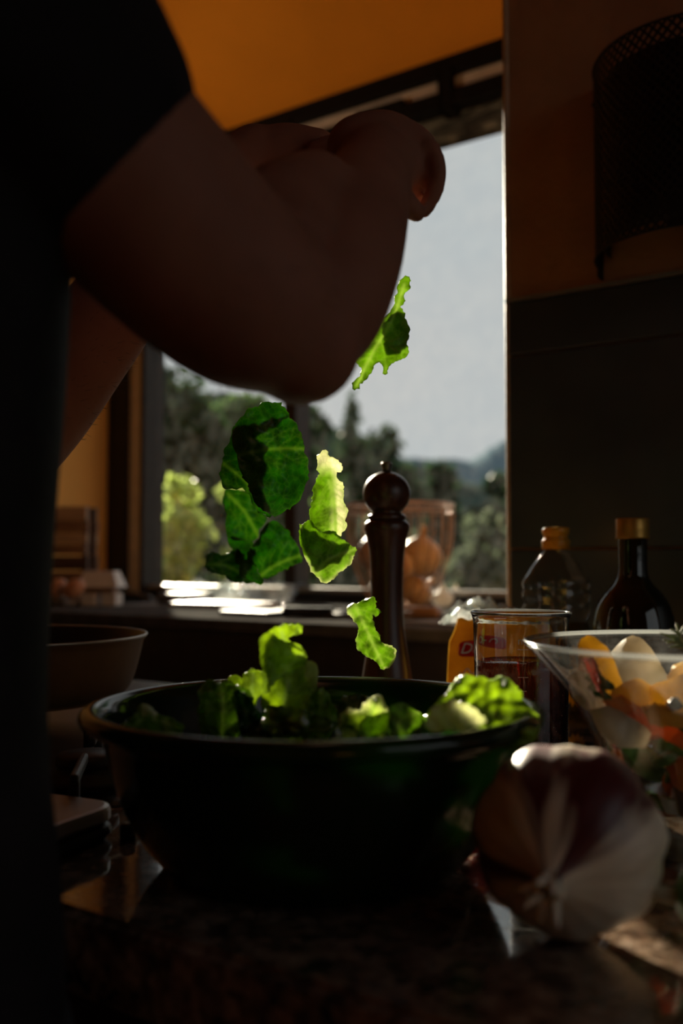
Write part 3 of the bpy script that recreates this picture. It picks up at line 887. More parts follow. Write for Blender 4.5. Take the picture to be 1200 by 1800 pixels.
def sheet(outline, d, mid=None, off=0.0, tilt=(0, 0), curv=(0, 0), low=0.006, quilt=0.0018, ruf=0.004, sp=4.0, seed=0, side=7, pale=None, jag=1.2, lowf=0.018, vw=2.0, curl=None, edge=5.0, crisp=False):
    rs = random.Random(seed)
    if crisp:
        oa = [np.array(p, float) for p in outline]; ol = []
        for a_, b_ in zip(oa, oa[1:] + oa[:1]): ol += [a_ + (b_ - a_) * (k_ / 8) for k_ in range(8)]
    else: ol = spline(outline, 8, True)
    per = [ol[0]]
    for p in ol[1:]:
        if np.hypot(*(p - per[-1])) >= sp * 0.9: per.append(p)
    if np.hypot(*(per[0] - per[-1])) < sp * 0.5: per.pop()
    nb = len(per)
    per = [p + np.array([rs.uniform(-jag, jag), rs.uniform(-jag, jag)]) for p in per]
    if edge:
        pa = np.array(per); tg = np.roll(pa, -1, 0) - np.roll(pa, 1, 0); nr = np.stack([tg[:, 1], -tg[:, 0]], 1) / (np.hypot(tg[:, 0], tg[:, 1])[:, None] + 1e-9)
        am = np.array([noise.noise(Vector((x * 0.055, y * 0.055, seed * 2.1))) + 0.6 * noise.noise(Vector((x * 0.17, y * 0.17, seed * 4.1))) for x, y in pa])
        per = list(pa + nr * (edge * am)[:, None])
    B = np.array(per)
    x0, y0 = B.min(0); x1, y1 = B.max(0)
    segs_b = [(*B[i], *B[(i + 1) % nb]) for i in range(nb)]
    gx = np.arange(x0, x1, sp); gy = np.arange(y0, y1, sp * 0.87)
    pts = []
    for j, yy in enumerate(gy):
        for xx in gx: pts.append((xx + (sp / 2 if j % 2 else 0), yy))
    pts = np.array(pts)
    inside = np.zeros(len(pts), bool)
    for (ax, ay, bx, by) in segs_b:
        c = ((ay > pts[:, 1]) != (by > pts[:, 1])) & (pts[:, 0] < (bx - ax) * (pts[:, 1] - ay) / (by - ay + 1e-12) + ax)
        inside ^= c
    pts = pts[inside]
    if len(pts): pts = pts[seg_dist(pts[:, 0], pts[:, 1], segs_b) > sp * 0.45]
    allp = [Vector(p) for p in B] + [Vector(p) for p in pts]
    r = delaunay_2d_cdt(allp, [(i, (i + 1) % nb) for i in range(nb)], [], 1, 1e-5)
    V2, F = r[0], r[2]
    X = np.array([v.x for v in V2]); Y = np.array([v.y for v in V2])
    cx, cy, hw, hh = (x0 + x1) / 2, (y0 + y1) / 2, (x1 - x0) / 2, (y1 - y0) / 2
    main, sec = [], []
    if mid:
        mp = spline(mid, 8)
        main = [(*a, *b) for a, b in zip(mp, mp[1:])]
        Lm = sum(np.hypot(s[2] - s[0], s[3] - s[1]) for s in main)
        for k in range(side):
            idx = int((0.08 + 0.84 * k / max(1, side - 1)) * (len(main) - 1))
            a = main[idx]; t = np.array([a[2] - a[0], a[3] - a[1]]); t /= np.hypot(*t) + 1e-9
            for sg in (-1, 1):
                ang = sg * radians(rs.uniform(42, 62)); L = Lm * rs.uniform(0.40, 0.6)
                p = np.array(a[:2]); dirv = np.array([t[0] * cos(ang) - t[1] * sin(ang), t[0] * sin(ang) + t[1] * cos(ang)])
                for q in range(6):
                    p2 = p + dirv * L / 6
                    sec.append((*p, *p2))
                    if q in (2, 3):
                        a3 = rs.choice([-1, 1]) * radians(50); e = np.array([dirv[0] * cos(a3) - dirv[1] * sin(a3), dirv[0] * sin(a3) + dirv[1] * cos(a3)])
                        sec.append((*p2, *(p2 + e * L * 0.28)))
                    a4 = -sg * radians(7); dirv = np.array([dirv[0] * cos(a4) - dirv[1] * sin(a4), dirv[0] * sin(a4) + dirv[1] * cos(a4)])
                    p = p2
    dm = seg_dist(X, Y, main) if main else np.full(X.shape, 1e3)
    ds = seg_dist(X, Y, sec) if sec else np.full(X.shape, 1e3)
    db = seg_dist(X, Y, segs_b)
    vein = np.clip(np.exp(-(dm / (vw * 1.7)) ** 2) + 0.40 * np.exp(-(ds / (0.85 * vw)) ** 2), 0, 1)
    bul = 1 - np.exp(-(np.minimum(dm, ds) / 9.0) ** 2)
    u, w = (X - cx) / max(hw, 1), (Y - cy) / max(hh, 1)
    D = d + off + tilt[0] * (X - cx) + tilt[1] * (Y - cy) + curv[0] * u * u + curv[1] * w * w - quilt * bul
    if curl: D = D + curl * np.exp(-db / 14.0)
    for i in range(len(X)):
        D[i] += low * noise.noise(Vector((X[i] * lowf, Y[i] * lowf, seed * 3.7)))
        D[i] += 0.35 * low * noise.noise(Vector((X[i] * lowf * 3, Y[i] * lowf * 3, seed * 1.7)))
        D[i] += ruf * exp(-db[i] / 9.0) * noise.noise(Vector((X[i] * 0.06, Y[i] * 0.06, seed + 9)))
    verts = [P(x, y, dd) for x, y, dd in zip(X, Y, D)]
    pl = np.zeros(len(X))
    if pale: pl = np.clip(pale(u, w, dm, db), 0, 1)
    return verts, [tuple(f) for f in F], np.clip(vein + 0.2 * np.exp(-db / 2.5), 0, 1), pl

def sheets_obj(name, sheets, mat, th, parent=None):
    vs, fs, ve, pa = [], [], [], []
    for kw in sheets:
        v, f, a, b = sheet(**kw)
        o = len(vs); vs += v; fs += [tuple(i + o for i in q) for q in f]; ve += list(a); pa += list(b)
    ob_ = mesh_obj(name, vs, fs, mat, parent, True)
    at = ob_.data.color_attributes.new('leafcol', 'FLOAT_COLOR', 'POINT')
    arr = np.zeros((len(vs), 4)); arr[:, 0] = ve; arr[:, 1] = pa; arr[:, 3] = 1
    at.data.foreach_set('color', arr.ravel())
    if th:
        m = ob_.modifiers.new('thickness', 'SOLIDIFY'); m.thickness = th; m.offset = 0
    return ob_

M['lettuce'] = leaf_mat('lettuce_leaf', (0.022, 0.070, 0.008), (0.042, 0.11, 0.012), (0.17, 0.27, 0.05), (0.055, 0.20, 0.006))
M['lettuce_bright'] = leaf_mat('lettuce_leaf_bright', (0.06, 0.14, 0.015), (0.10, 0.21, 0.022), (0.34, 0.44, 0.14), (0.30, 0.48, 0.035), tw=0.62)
M['lettuce_lit'] = leaf_mat('lettuce_leaf_lit', (0.08, 0.17, 0.02), (0.14, 0.26, 0.03), (0.40, 0.50, 0.18), (0.55, 0.74, 0.07), tw=0.66)  # lit copy of the leaf: sunlight put into brighter colours
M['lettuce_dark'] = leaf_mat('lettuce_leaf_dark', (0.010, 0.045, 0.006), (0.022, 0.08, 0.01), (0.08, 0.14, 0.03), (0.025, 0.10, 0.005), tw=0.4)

def leaf(label, sheets, mat='lettuce', th=0.0006, group='lettuce leaves falling into the bowl'):
    o = sheets_obj('lettuce_leaf', sheets, M[mat], th)
    recentre(o)
    return tag(o, label, 'lettuce leaf', group)

# falling leaves
leaf('broad dark green lettuce leaf folded in half falling under the raised elbow', [
    dict(outline=[(455, 712), (490, 708), (510, 735), (524, 752), (536, 790), (539, 830), (530, 870), (512, 892), (480, 905), (455, 890), (440, 860), (425, 835), (410, 780), (412, 748), (432, 725)],
         d=0.74, mid=[(420, 800), (470, 790), (537, 789)], low=0.012, seed=1, side=5, sp=3.4, curv=(0.012, 0.008)),
    dict(outline=[(412, 762), (440, 762), (462, 775), (463, 810), (458, 850), (475, 905), (455, 900), (430, 862), (395, 858), (386, 828), (392, 805)],
         d=0.74, off=0.016, mid=[(388, 812), (430, 845), (470, 895)], low=0.008, seed=2, side=4, sp=3.6),
    dict(outline=[(412, 750), (450, 742), (500, 728), (507, 733), (470, 752), (440, 765), (412, 772)], d=0.74, off=0.012, low=0.004, seed=3, sp=3.6)])
leaf('ragged green lettuce leaf hanging under the broad dark one', [
    dict(outline=[(397, 862), (440, 866), (462, 900), (470, 915), (455, 935), (448, 950), (420, 952), (402, 940), (397, 900)], d=0.98, mid=[(400, 868), (430, 900), (455, 945)], low=0.012, seed=4, side=5, sp=3.4),
    dict(outline=[(402, 938), (430, 945), (445, 955), (440, 985), (425, 995), (410, 975)], d=0.98, off=0.010, low=0.006, seed=5, sp=3.6)], 'lettuce')
leaf('rounded green lettuce leaf with pale midrib, lowest of the dark cluster', [
    dict(outline=[(474, 918), (492, 920), (512, 940), (526, 970), (531, 982), (522, 992), (500, 1004), (478, 1012), (460, 1018), (450, 1000), (436, 978), (450, 950)], d=0.96, mid=[(458, 1012), (480, 996), (505, 984), (531, 976)], low=0.010, seed=6, side=5, sp=3.2, curv=(0.01, 0.004)),
    dict(outline=[(440, 975), (452, 1000), (462, 1020), (455, 1028), (430, 1020), (420, 1000)], d=0.96, off=0.012, low=0.006, seed=7, sp=3.6)], 'lettuce')
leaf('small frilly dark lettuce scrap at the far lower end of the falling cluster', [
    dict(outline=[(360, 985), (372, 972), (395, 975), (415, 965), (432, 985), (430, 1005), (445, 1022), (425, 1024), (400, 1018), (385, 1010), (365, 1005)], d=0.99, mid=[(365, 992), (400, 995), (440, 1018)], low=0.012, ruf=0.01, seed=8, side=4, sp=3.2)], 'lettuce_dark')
pr = lambda u, w, dm, db: 0.9 * np.clip((u * 1.0 + 0.10 * w - 0.02) * 2.2, 0, 1) + 0.9 * np.clip((-w - 0.35) * 2.5, 0, 1)
leaf('tall pale ribbed lettuce leaf with frayed white tip falling beside the pepper mill', [
    dict(outline=[(560, 800), (573, 790), (580, 802), (592, 806), (601, 818), (598, 830), (590, 828), (596, 842), (604, 850), (602, 865), (607, 895), (609, 920), (604, 932), (598, 942), (580, 938), (562, 935), (548, 925), (546, 895), (549, 865), (556, 845), (563, 832), (559, 818)],
         d=0.78, mid=[(578, 845), (586, 880), (590, 935)], low=0.012, quilt=0.003, seed=9, side=7, sp=2.6, pale=pr, curv=(0.012, 0), jag=1.0)], 'lettuce_bright')
leaf('curled green lettuce leaf with white edge below the tall pale one', [
    dict(outline=[(527, 925), (545, 915), (560, 935), (585, 935), (610, 955), (627, 962), (624, 978), (608, 998), (595, 1010), (575, 1022), (562, 1020), (545, 1000), (532, 970)], d=0.775, mid=[(555, 1012), (575, 985), (624, 965)], low=0.010, seed=10, side=6, sp=2.8, curv=(0.012, 0.01),
         pale=lambda u, w, dm, db: 0.9 * np.exp(-db / 3.0) * (w > 0.1)),
    dict(outline=[(527, 922), (545, 930), (575, 940), (600, 950), (614, 960), (600, 975), (580, 985), (560, 1000), (545, 990), (533, 960)], d=0.775, off=0.014, low=0.008, seed=11, sp=3.4, mid=[(530, 926), (560, 960), (612, 962)], side=4)], 'lettuce_bright')
leaf('long curly bright lettuce strip falling in front of the pepper mill', [
    dict(outline=[(610, 1075), (618, 1062), (640, 1055), (662, 1053), (658, 1070), (668, 1075), (662, 1085), (655, 1080), (664, 1110), (668, 1128), (685, 1130), (695, 1145), (690, 1162), (672, 1175), (655, 1160), (640, 1150), (628, 1130), (630, 1105), (620, 1090)],
         d=0.82, mid=[(625, 1068), (645, 1110), (672, 1168)], low=0.014, ruf=0.012, seed=12, side=7, sp=2.6, quilt=0.003, pale=lambda u, w, dm, db: 0.8 * np.clip((-u - 0.5) * 3, 0, 1) * np.exp(-db / 5) + 0.6 * (db < 3) * (u > 0.5))], 'lettuce_bright')
leaf('torn green lettuce leaf against the bright sky beside the forearm', [
    dict(outline=[(702, 492), (716, 485), (722, 495), (720, 508), (712, 516), (712, 530), (704, 540), (713, 555), (717, 590), (712, 625), (690, 640), (676, 660), (666, 640), (655, 655), (640, 668), (624, 684), (620, 672), (634, 655), (622, 628), (632, 610), (650, 590), (675, 560), (695, 525)],
         d=0.80, mid=[(710, 500), (690, 560), (655, 620), (626, 678)], low=0.012, seed=13, side=6, sp=3.0),
    dict(outline=[(668, 575), (690, 548), (708, 552), (716, 590), (708, 610), (680, 618), (668, 605)], d=0.80, off=0.012, low=0.006, seed=14, sp=3.6)], 'lettuce_bright')

# leaves in the bowl
GB = 'lettuce leaves heaped in the green bowl'
leaf('tall upright lettuce leaf with folded tip standing in the green bowl', [
    dict(outline=[(458, 1122), (470, 1112), (490, 1100), (512, 1096), (532, 1100), (526, 1112), (508, 1118), (512, 1130), (530, 1140), (540, 1155), (541, 1170), (556, 1190), (558, 1215), (545, 1250), (530, 1290), (525, 1330), (470, 1330), (466, 1290), (458, 1245), (463, 1195), (459, 1150)],
         d=0.585, mid=[(495, 1325), (500, 1240), (505, 1180), (495, 1110)], low=0.016, seed=15, side=6, sp=3.4, tilt=(0.0002, 0.0), curv=(0.014, 0)),
    dict(outline=[(458, 1122), (478, 1112), (494, 1128), (520, 1135), (538, 1152), (535, 1172), (515, 1185), (490, 1195), (468, 1220), (460, 1190)], d=0.585, off=-0.010, low=0.008, seed=16, sp=3.6, mid=[(465, 1230), (500, 1180), (530, 1150)], side=4),
    dict(outline=[(534, 1165), (548, 1164), (559, 1180), (556, 1198), (545, 1206), (536, 1192)], d=0.585, off=0.008, low=0.005, seed=17, sp=3.2, pale=lambda u, w, dm, db: 0 * u + 0.5)], 'lettuce_lit', group=GB)
leaf('bright translucent lettuce leaf lying over the rim of the green bowl', [
    dict(outline=[(748, 1262), (765, 1240), (790, 1210), (810, 1192), (840, 1187), (862, 1192), (880, 1188), (905, 1205), (925, 1235), (944, 1262), (945, 1285), (935, 1300), (900, 1296), (850, 1280), (800, 1275), (765, 1278)],
         d=0.535, mid=[(760, 1270), (840, 1250), (938, 1285)], low=0.016, seed=18, side=6, sp=4, tilt=(0, -0.0004), curv=(0.008, 0.0)),
    dict(outline=[(748, 1270), (770, 1240), (800, 1232), (840, 1252), (856, 1270), (830, 1278), (790, 1284), (760, 1284)], d=0.515, off=-0.012, low=0.008, seed=19, sp=4, pale=lambda u, w, dm, db: 0.8 + 0 * u),
    dict(outline=[(840, 1276), (900, 1288), (944, 1278), (946, 1290), (930, 1308), (890, 1316), (850, 1304)], d=0.520, off=-0.014, low=0.006, seed=20, sp=4)], 'lettuce_lit', group=GB)
pw = lambda u, w, dm, db: 0.75 * np.exp(-db / 6) + 0.3 * (w < -0.3)
leaf('white edged ruffled lettuce heart in the green bowl below the mill', [
    dict(outline=[(598, 1285), (600, 1258), (615, 1245), (632, 1248), (640, 1235), (660, 1224), (672, 1232), (682, 1250), (680, 1275), (672, 1300), (630, 1310), (605, 1305)], d=0.56, mid=[(640, 1305), (650, 1260), (662, 1228)], low=0.018, ruf=0.012, quilt=0.004, seed=21, side=6, sp=3.0, pale=pw),
    dict(outline=[(630, 1275), (645, 1262), (670, 1255), (688, 1252), (680, 1285), (650, 1300), (632, 1298)], d=0.545, low=0.008, seed=22, sp=3.4, mid=[(635, 1290), (684, 1256)], side=4)], 'lettuce_lit', group=GB)
leaf('plain green lettuce leaf in the bowl beside the white edged heart', [
    dict(outline=[(686, 1290), (684, 1250), (692, 1236), (715, 1240), (740, 1256), (752, 1270), (745, 1300), (700, 1310)], d=0.55, mid=[(690, 1295), (705, 1265), (735, 1252)], low=0.012, seed=23, side=5, sp=3.6, tilt=(0.0003, -0.0003))], 'lettuce_bright', group=GB)
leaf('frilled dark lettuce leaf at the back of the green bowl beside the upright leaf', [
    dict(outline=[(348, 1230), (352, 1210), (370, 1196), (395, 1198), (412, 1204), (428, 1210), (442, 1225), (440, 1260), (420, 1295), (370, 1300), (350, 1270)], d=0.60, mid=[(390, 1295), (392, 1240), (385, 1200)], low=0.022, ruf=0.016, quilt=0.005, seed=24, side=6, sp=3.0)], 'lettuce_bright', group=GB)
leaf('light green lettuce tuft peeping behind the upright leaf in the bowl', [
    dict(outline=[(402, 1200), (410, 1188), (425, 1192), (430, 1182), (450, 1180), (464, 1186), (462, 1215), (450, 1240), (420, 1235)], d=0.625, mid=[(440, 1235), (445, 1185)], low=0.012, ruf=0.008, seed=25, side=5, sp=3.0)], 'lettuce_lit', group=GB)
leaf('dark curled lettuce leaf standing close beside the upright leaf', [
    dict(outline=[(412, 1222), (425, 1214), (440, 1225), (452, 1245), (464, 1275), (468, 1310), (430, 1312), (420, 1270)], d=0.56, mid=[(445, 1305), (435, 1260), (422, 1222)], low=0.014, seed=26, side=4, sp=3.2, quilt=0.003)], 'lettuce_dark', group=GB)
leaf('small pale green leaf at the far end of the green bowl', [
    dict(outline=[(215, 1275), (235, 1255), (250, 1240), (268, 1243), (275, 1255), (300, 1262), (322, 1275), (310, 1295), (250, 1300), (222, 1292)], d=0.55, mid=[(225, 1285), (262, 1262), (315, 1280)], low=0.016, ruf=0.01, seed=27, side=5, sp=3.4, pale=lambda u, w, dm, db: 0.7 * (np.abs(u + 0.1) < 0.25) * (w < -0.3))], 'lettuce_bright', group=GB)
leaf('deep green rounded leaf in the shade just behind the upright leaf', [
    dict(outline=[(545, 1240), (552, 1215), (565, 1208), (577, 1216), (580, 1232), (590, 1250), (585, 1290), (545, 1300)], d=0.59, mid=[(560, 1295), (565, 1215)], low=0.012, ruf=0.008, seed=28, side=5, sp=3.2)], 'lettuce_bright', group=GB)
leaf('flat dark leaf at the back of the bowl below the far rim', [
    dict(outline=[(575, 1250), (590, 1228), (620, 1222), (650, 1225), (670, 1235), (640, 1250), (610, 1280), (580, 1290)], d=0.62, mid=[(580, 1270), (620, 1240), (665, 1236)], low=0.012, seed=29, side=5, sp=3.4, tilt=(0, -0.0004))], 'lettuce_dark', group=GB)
rp = random.Random(21)
for i in range(9):
    cx = rp.uniform(260, 830); dd = rp.uniform(0.53, 0.66); cy = rp.uniform(1262, 1310)
    if ((P(cx, cy, dd).x - BC.x) ** 2 + (dd - BC.y) ** 2) > 0.075 ** 2: cx = rp.uniform(430, 680)
    ol = []
    for k in range(9):
        a = 2 * pi * k / 9; rr = rp.uniform(26, 44)
        ol.append((cx + rr * 1.25 * cos(a), cy + rr * 0.65 * sin(a)))
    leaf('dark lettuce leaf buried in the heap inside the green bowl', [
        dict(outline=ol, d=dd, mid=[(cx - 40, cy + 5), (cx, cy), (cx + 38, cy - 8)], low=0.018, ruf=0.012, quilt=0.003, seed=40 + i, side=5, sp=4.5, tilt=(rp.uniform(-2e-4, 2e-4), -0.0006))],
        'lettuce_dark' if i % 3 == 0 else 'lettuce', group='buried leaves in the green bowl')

# ================================================================= SALAD IN THE GLASS BOWL
def flesh_mat(name, a, b, trans, tw=0.35, rough=0.3):
    t = NT(name)
    c = t.ramp(t.noise(45, 4), [(0.3, a), (0.7, b)])
    p = t.principled(Roughness=rough); t.link(c, p.inputs['Base Color'])
    tl = t.add('ShaderNodeBsdfTranslucent', Color=c4(trans))
    mx = t.add('ShaderNodeMixShader'); mx.inputs[0].default_value = tw
    t.link(p.outputs[0], mx.inputs[1]); t.link(tl.outputs[0], mx.inputs[2])
    return t.done(mx.outputs[0])
M['yellow_veg'] = flesh_mat('yellow_pepper_flesh', (0.62, 0.42, 0.07), (0.78, 0.60, 0.16), (0.90, 0.62, 0.12), 0.5)
M['white_veg'] = flesh_mat('white_onion_flesh', (0.55, 0.52, 0.46), (0.72, 0.68, 0.60), (0.75, 0.66, 0.52), 0.45)
M['orange_veg'] = flesh_mat('carrot_flesh', (0.62, 0.17, 0.02), (0.78, 0.28, 0.04), (0.85, 0.26, 0.03), 0.4)
M['parsley'] = leaf_mat('parsley_leaf', (0.02, 0.09, 0.012), (0.05, 0.16, 0.02), (0.10, 0.22, 0.05), (0.06, 0.26, 0.02), tw=0.45)
M['olive_veg'] = plain('dark_olive_flesh', (0.06, 0.045, 0.03), 0.3)
GS = 'vegetable pieces in the glass bowl'
def veg(name, label, mat, outline, d, th, cat, **kw):
    o = sheets_obj(name, [dict(outline=outline, d=d, low=kw.pop('low', 0.004), quilt=0, ruf=0.001, sp=4.0, jag=0.5, edge=0, crisp=True, **kw)], M[mat], th)
    o.data.polygons.foreach_set('use_smooth', [False] * len(o.data.polygons))
    recentre(o); return tag(o, label, cat, GS)
veg('yellow_pepper_strip', 'upright pale yellow pepper strip sticking out above the bowl rim', 'yellow_veg', [(1022, 1135), (1028, 1120), (1040, 1117), (1055, 1128), (1070, 1150), (1080, 1185), (1092, 1215), (1080, 1224), (1058, 1205), (1035, 1180), (1024, 1160)], 0.600, 0.006, 'pepper', seed=50, curv=(0.01, 0))
veg('onion_petal', 'large grey white onion petal arching over the salad above the rim', 'white_veg', [(1078, 1148), (1095, 1130), (1112, 1120), (1126, 1124), (1140, 1142), (1155, 1165), (1170, 1190), (1165, 1215), (1130, 1224), (1098, 1220), (1080, 1190)], 0.625, 0.004, 'onion', seed=51, curv=(0.025, 0.01))
veg('carrot_chunk', 'orange carrot chunk tucked under the upright yellow strip', 'orange_veg', [(1020, 1160), (1036, 1155), (1048, 1170), (1052, 1186), (1036, 1192), (1022, 1178)], 0.588, 0.008, 'carrot', seed=52)
veg('yellow_pepper_strip', 'curled yellow pepper piece in the middle of the glass bowl', 'yellow_veg', [(1082, 1220), (1100, 1208), (1120, 1202), (1138, 1212), (1135, 1228), (1112, 1240), (1095, 1248), (1078, 1238)], 0.575, 0.008, 'pepper', seed=53, curv=(0.008, 0.008))
veg('yellow_pepper_strip', 'bright yellow pepper ring half beside the dark olive slice', 'yellow_veg', [(1142, 1218), (1160, 1205), (1182, 1200), (1200, 1190), (1215, 1200), (1212, 1235), (1195, 1250), (1170, 1245), (1150, 1238)], 0.575, 0.008, 'pepper', seed=54, curv=(0.008, 0.008))
veg('yellow_pepper_strip', 'upright yellow pepper strip at the frame edge of the glass bowl', 'yellow_veg', [(1172, 1190), (1185, 1170), (1205, 1165), (1230, 1180), (1228, 1230), (1200, 1225), (1180, 1215)], 0.61, 0.007, 'pepper', seed=55)
veg('carrot_stick', 'long orange carrot strip sloping down across the glass bowl', 'orange_veg', [(1058, 1232), (1085, 1222), (1120, 1240), (1160, 1265), (1205, 1290), (1230, 1310), (1215, 1325), (1170, 1300), (1120, 1270), (1075, 1250)], 0.57, 0.009, 'carrot', seed=56)
veg('onion_petal', 'milky onion petal pressed against the sloping side of the glass bowl', 'white_veg', [(1002, 1190), (1018, 1178), (1035, 1185), (1045, 1210), (1060, 1240), (1050, 1255), (1030, 1245), (1012, 1225)], 0.585, 0.004, 'onion', seed=57, curv=(0.015, 0))
veg('onion_petal', 'wide milky onion slice lying below the orange strip', 'white_veg', [(1040, 1250), (1070, 1245), (1110, 1265), (1140, 1285), (1130, 1312), (1090, 1310), (1060, 1290)], 0.555, 0.004, 'onion', seed=58, curv=(0.012, 0.006))
veg('yellow_pepper_strip', 'pale yellow pepper wedge over the carrot strip near the olive', 'yellow_veg', [(1128, 1246), (1150, 1236), (1180, 1248), (1210, 1262), (1205, 1280), (1170, 1272), (1140, 1266)], 0.560, 0.008, 'pepper', seed=59)
veg('olive_slice', 'dark olive slice between two yellow pepper pieces', 'olive_veg', [(1172, 1240), (1180, 1226), (1192, 1226), (1198, 1240), (1186, 1250)], 0.552, 0.006, 'olive', seed=60)
veg('carrot_chunk', 'deep orange carrot piece low down in the glass bowl', 'orange_veg', [(1178, 1345), (1195, 1330), (1220, 1335), (1230, 1365), (1210, 1390), (1188, 1385)], 0.565, 0.009, 'carrot', seed=61)
veg('onion_petal', 'small pale onion scrap at the foot of the glass bowl', 'white_veg', [(1158, 1400), (1178, 1405), (1196, 1415), (1190, 1432), (1170, 1430)], 0.575, 0.004, 'onion', seed=62)
veg('cucumber_slice', 'dull green cucumber slice low against the glass side', 'cuke', [(1085, 1305), (1110, 1300), (1140, 1315), (1165, 1345), (1160, 1375), (1130, 1365), (1105, 1340)], 0.575, 0.006, 'cucumber', seed=63)
veg('cucumber_slice', 'shaded cucumber slice behind the orange carrot pieces', 'cuke', [(1150, 1290), (1180, 1300), (1215, 1325), (1205, 1350), (1170, 1345), (1150, 1320)], 0.60, 0.006, 'cucumber', seed=64)
rv = random.Random(12)
fill = [('cucumber_slice', 'cuke', 'cucumber', 'cucumber slice packed low in the glass bowl'), ('carrot_chunk', 'orange_veg', 'carrot', 'orange carrot piece packed low in the glass bowl'),
        ('onion_petal', 'white_veg', 'onion', 'onion petal packed low in the glass bowl'), ('olive_slice', 'olive_veg', 'olive', 'dark olive piece packed low in the glass bowl')]
for i in range(28):
    nm, mt, ct, lb = fill[i % 4]
    z = 0.016 + 0.058 * (i / 28); R = (0.030 + (z - 0.01) * 0.48) * 0.82
    a = i * 2.4; c = GC + Vector((R * cos(a) * (0.35 + 0.65 * (i % 3) / 2), R * sin(a) * (0.35 + 0.65 * (i % 3) / 2), z))
    bm = bmesh.new(); k = rv.randint(5, 8); r0 = rv.uniform(0.010, 0.0145)
    ring = [(r0 * rv.uniform(0.75, 1.1) * cos(2 * pi * q / k), r0 * rv.uniform(0.6, 1.0) * sin(2 * pi * q / k)) for q in range(k)]
    th = rv.uniform(0.005, 0.008)
    A = [bm.verts.new((x, y, 0)) for x, y in ring]; B = [bm.verts.new((x * 0.9, y * 0.9, th)) for x, y in ring]
    bm.faces.new(A[::-1]); bm.faces.new(B)
    for q in range(k): bm.faces.new((A[q], A[(q + 1) % k], B[(q + 1) % k], B[q]))
    bmesh.ops.bevel(bm, geom=list(bm.edges), offset=0.0009, segments=1, affect='EDGES')
    o = bm_obj(nm, bm, M[mt]); o.location = c; o.rotation_euler = (rv.uniform(-0.7, 0.7), rv.uniform(-0.7, 0.7), rv.uniform(0, 6))
    tag(o, lb, ct, ct + ' pieces packed low in the glass bowl')
par = sheets_obj('parsley_sprig', [
    dict(outline=[(1026, 1186), (1036, 1181), (1046, 1188), (1052, 1198), (1044, 1208), (1038, 1200), (1028, 1196)], d=0.565, low=0.006, seed=70, sp=2.6, mid=[(1030, 1188), (1048, 1200)], side=3, jag=1.6),
    dict(outline=[(1048, 1175), (1060, 1190), (1076, 1200), (1082, 1212), (1070, 1214), (1058, 1206), (1050, 1194)], d=0.567, low=0.006, seed=71, sp=2.6, mid=[(1050, 1180), (1078, 1210)], side=3, jag=1.6),
    dict(outline=[(1034, 1205), (1048, 1198), (1060, 1208), (1076, 1228), (1060, 1230), (1045, 1222)], d=0.564, low=0.006, seed=72, sp=2.6, mid=[(1040, 1206), (1072, 1226)], side=3, jag=1.6)], M['parsley'], 0.0005)
recentre(par); tag(par, 'dark green parsley sprig among the yellow and orange pieces', 'parsley', GS)
# rosemary sprig above the rim
ros = empty('rosemary_sprig', P(1215, 1150, 0.60)); tag(ros, 'thin rosemary sprig poking out over the far rim of the glass bowl', 'rosemary')
g = Geo(); g.tube([P(1235, 1190, 0.605), P(1215, 1150, 0.60), P(1196, 1122, 0.60), P(1188, 1098, 0.60)], [0.0012, 0.0011, 0.0009, 0.0006], 8)
M['rosemary'] = plain('rosemary_green', (0.14, 0.17, 0.06), 0.5); g.obj('stem', M['stalk'], ros)
for k, (x, y, x2, y2) in enumerate([(1205, 1138, 1166, 1125), (1203, 1134, 1160, 1113), (1200, 1130, 1172, 1130), (1198, 1126, 1172, 1117), (1196, 1120, 1178, 1106), (1206, 1140, 1176, 1138), (1192, 1110, 1188, 1096), (1195, 1116, 1206, 1098), (1204, 1134, 1222, 1118), (1210, 1142, 1232, 1130)]):
    g = Geo(); a, b = P(x, y, 0.60), P(x2, y2, 0.594 + 0.002 * (k % 4))
    g.limb([(*a, 0.0006), (*(a.lerp(b, 0.5) + Vector((0, 0, 0.001))), 0.0009), (*b, 0.0004)], 3, 8); g.obj('needle', M['rosemary'], ros)

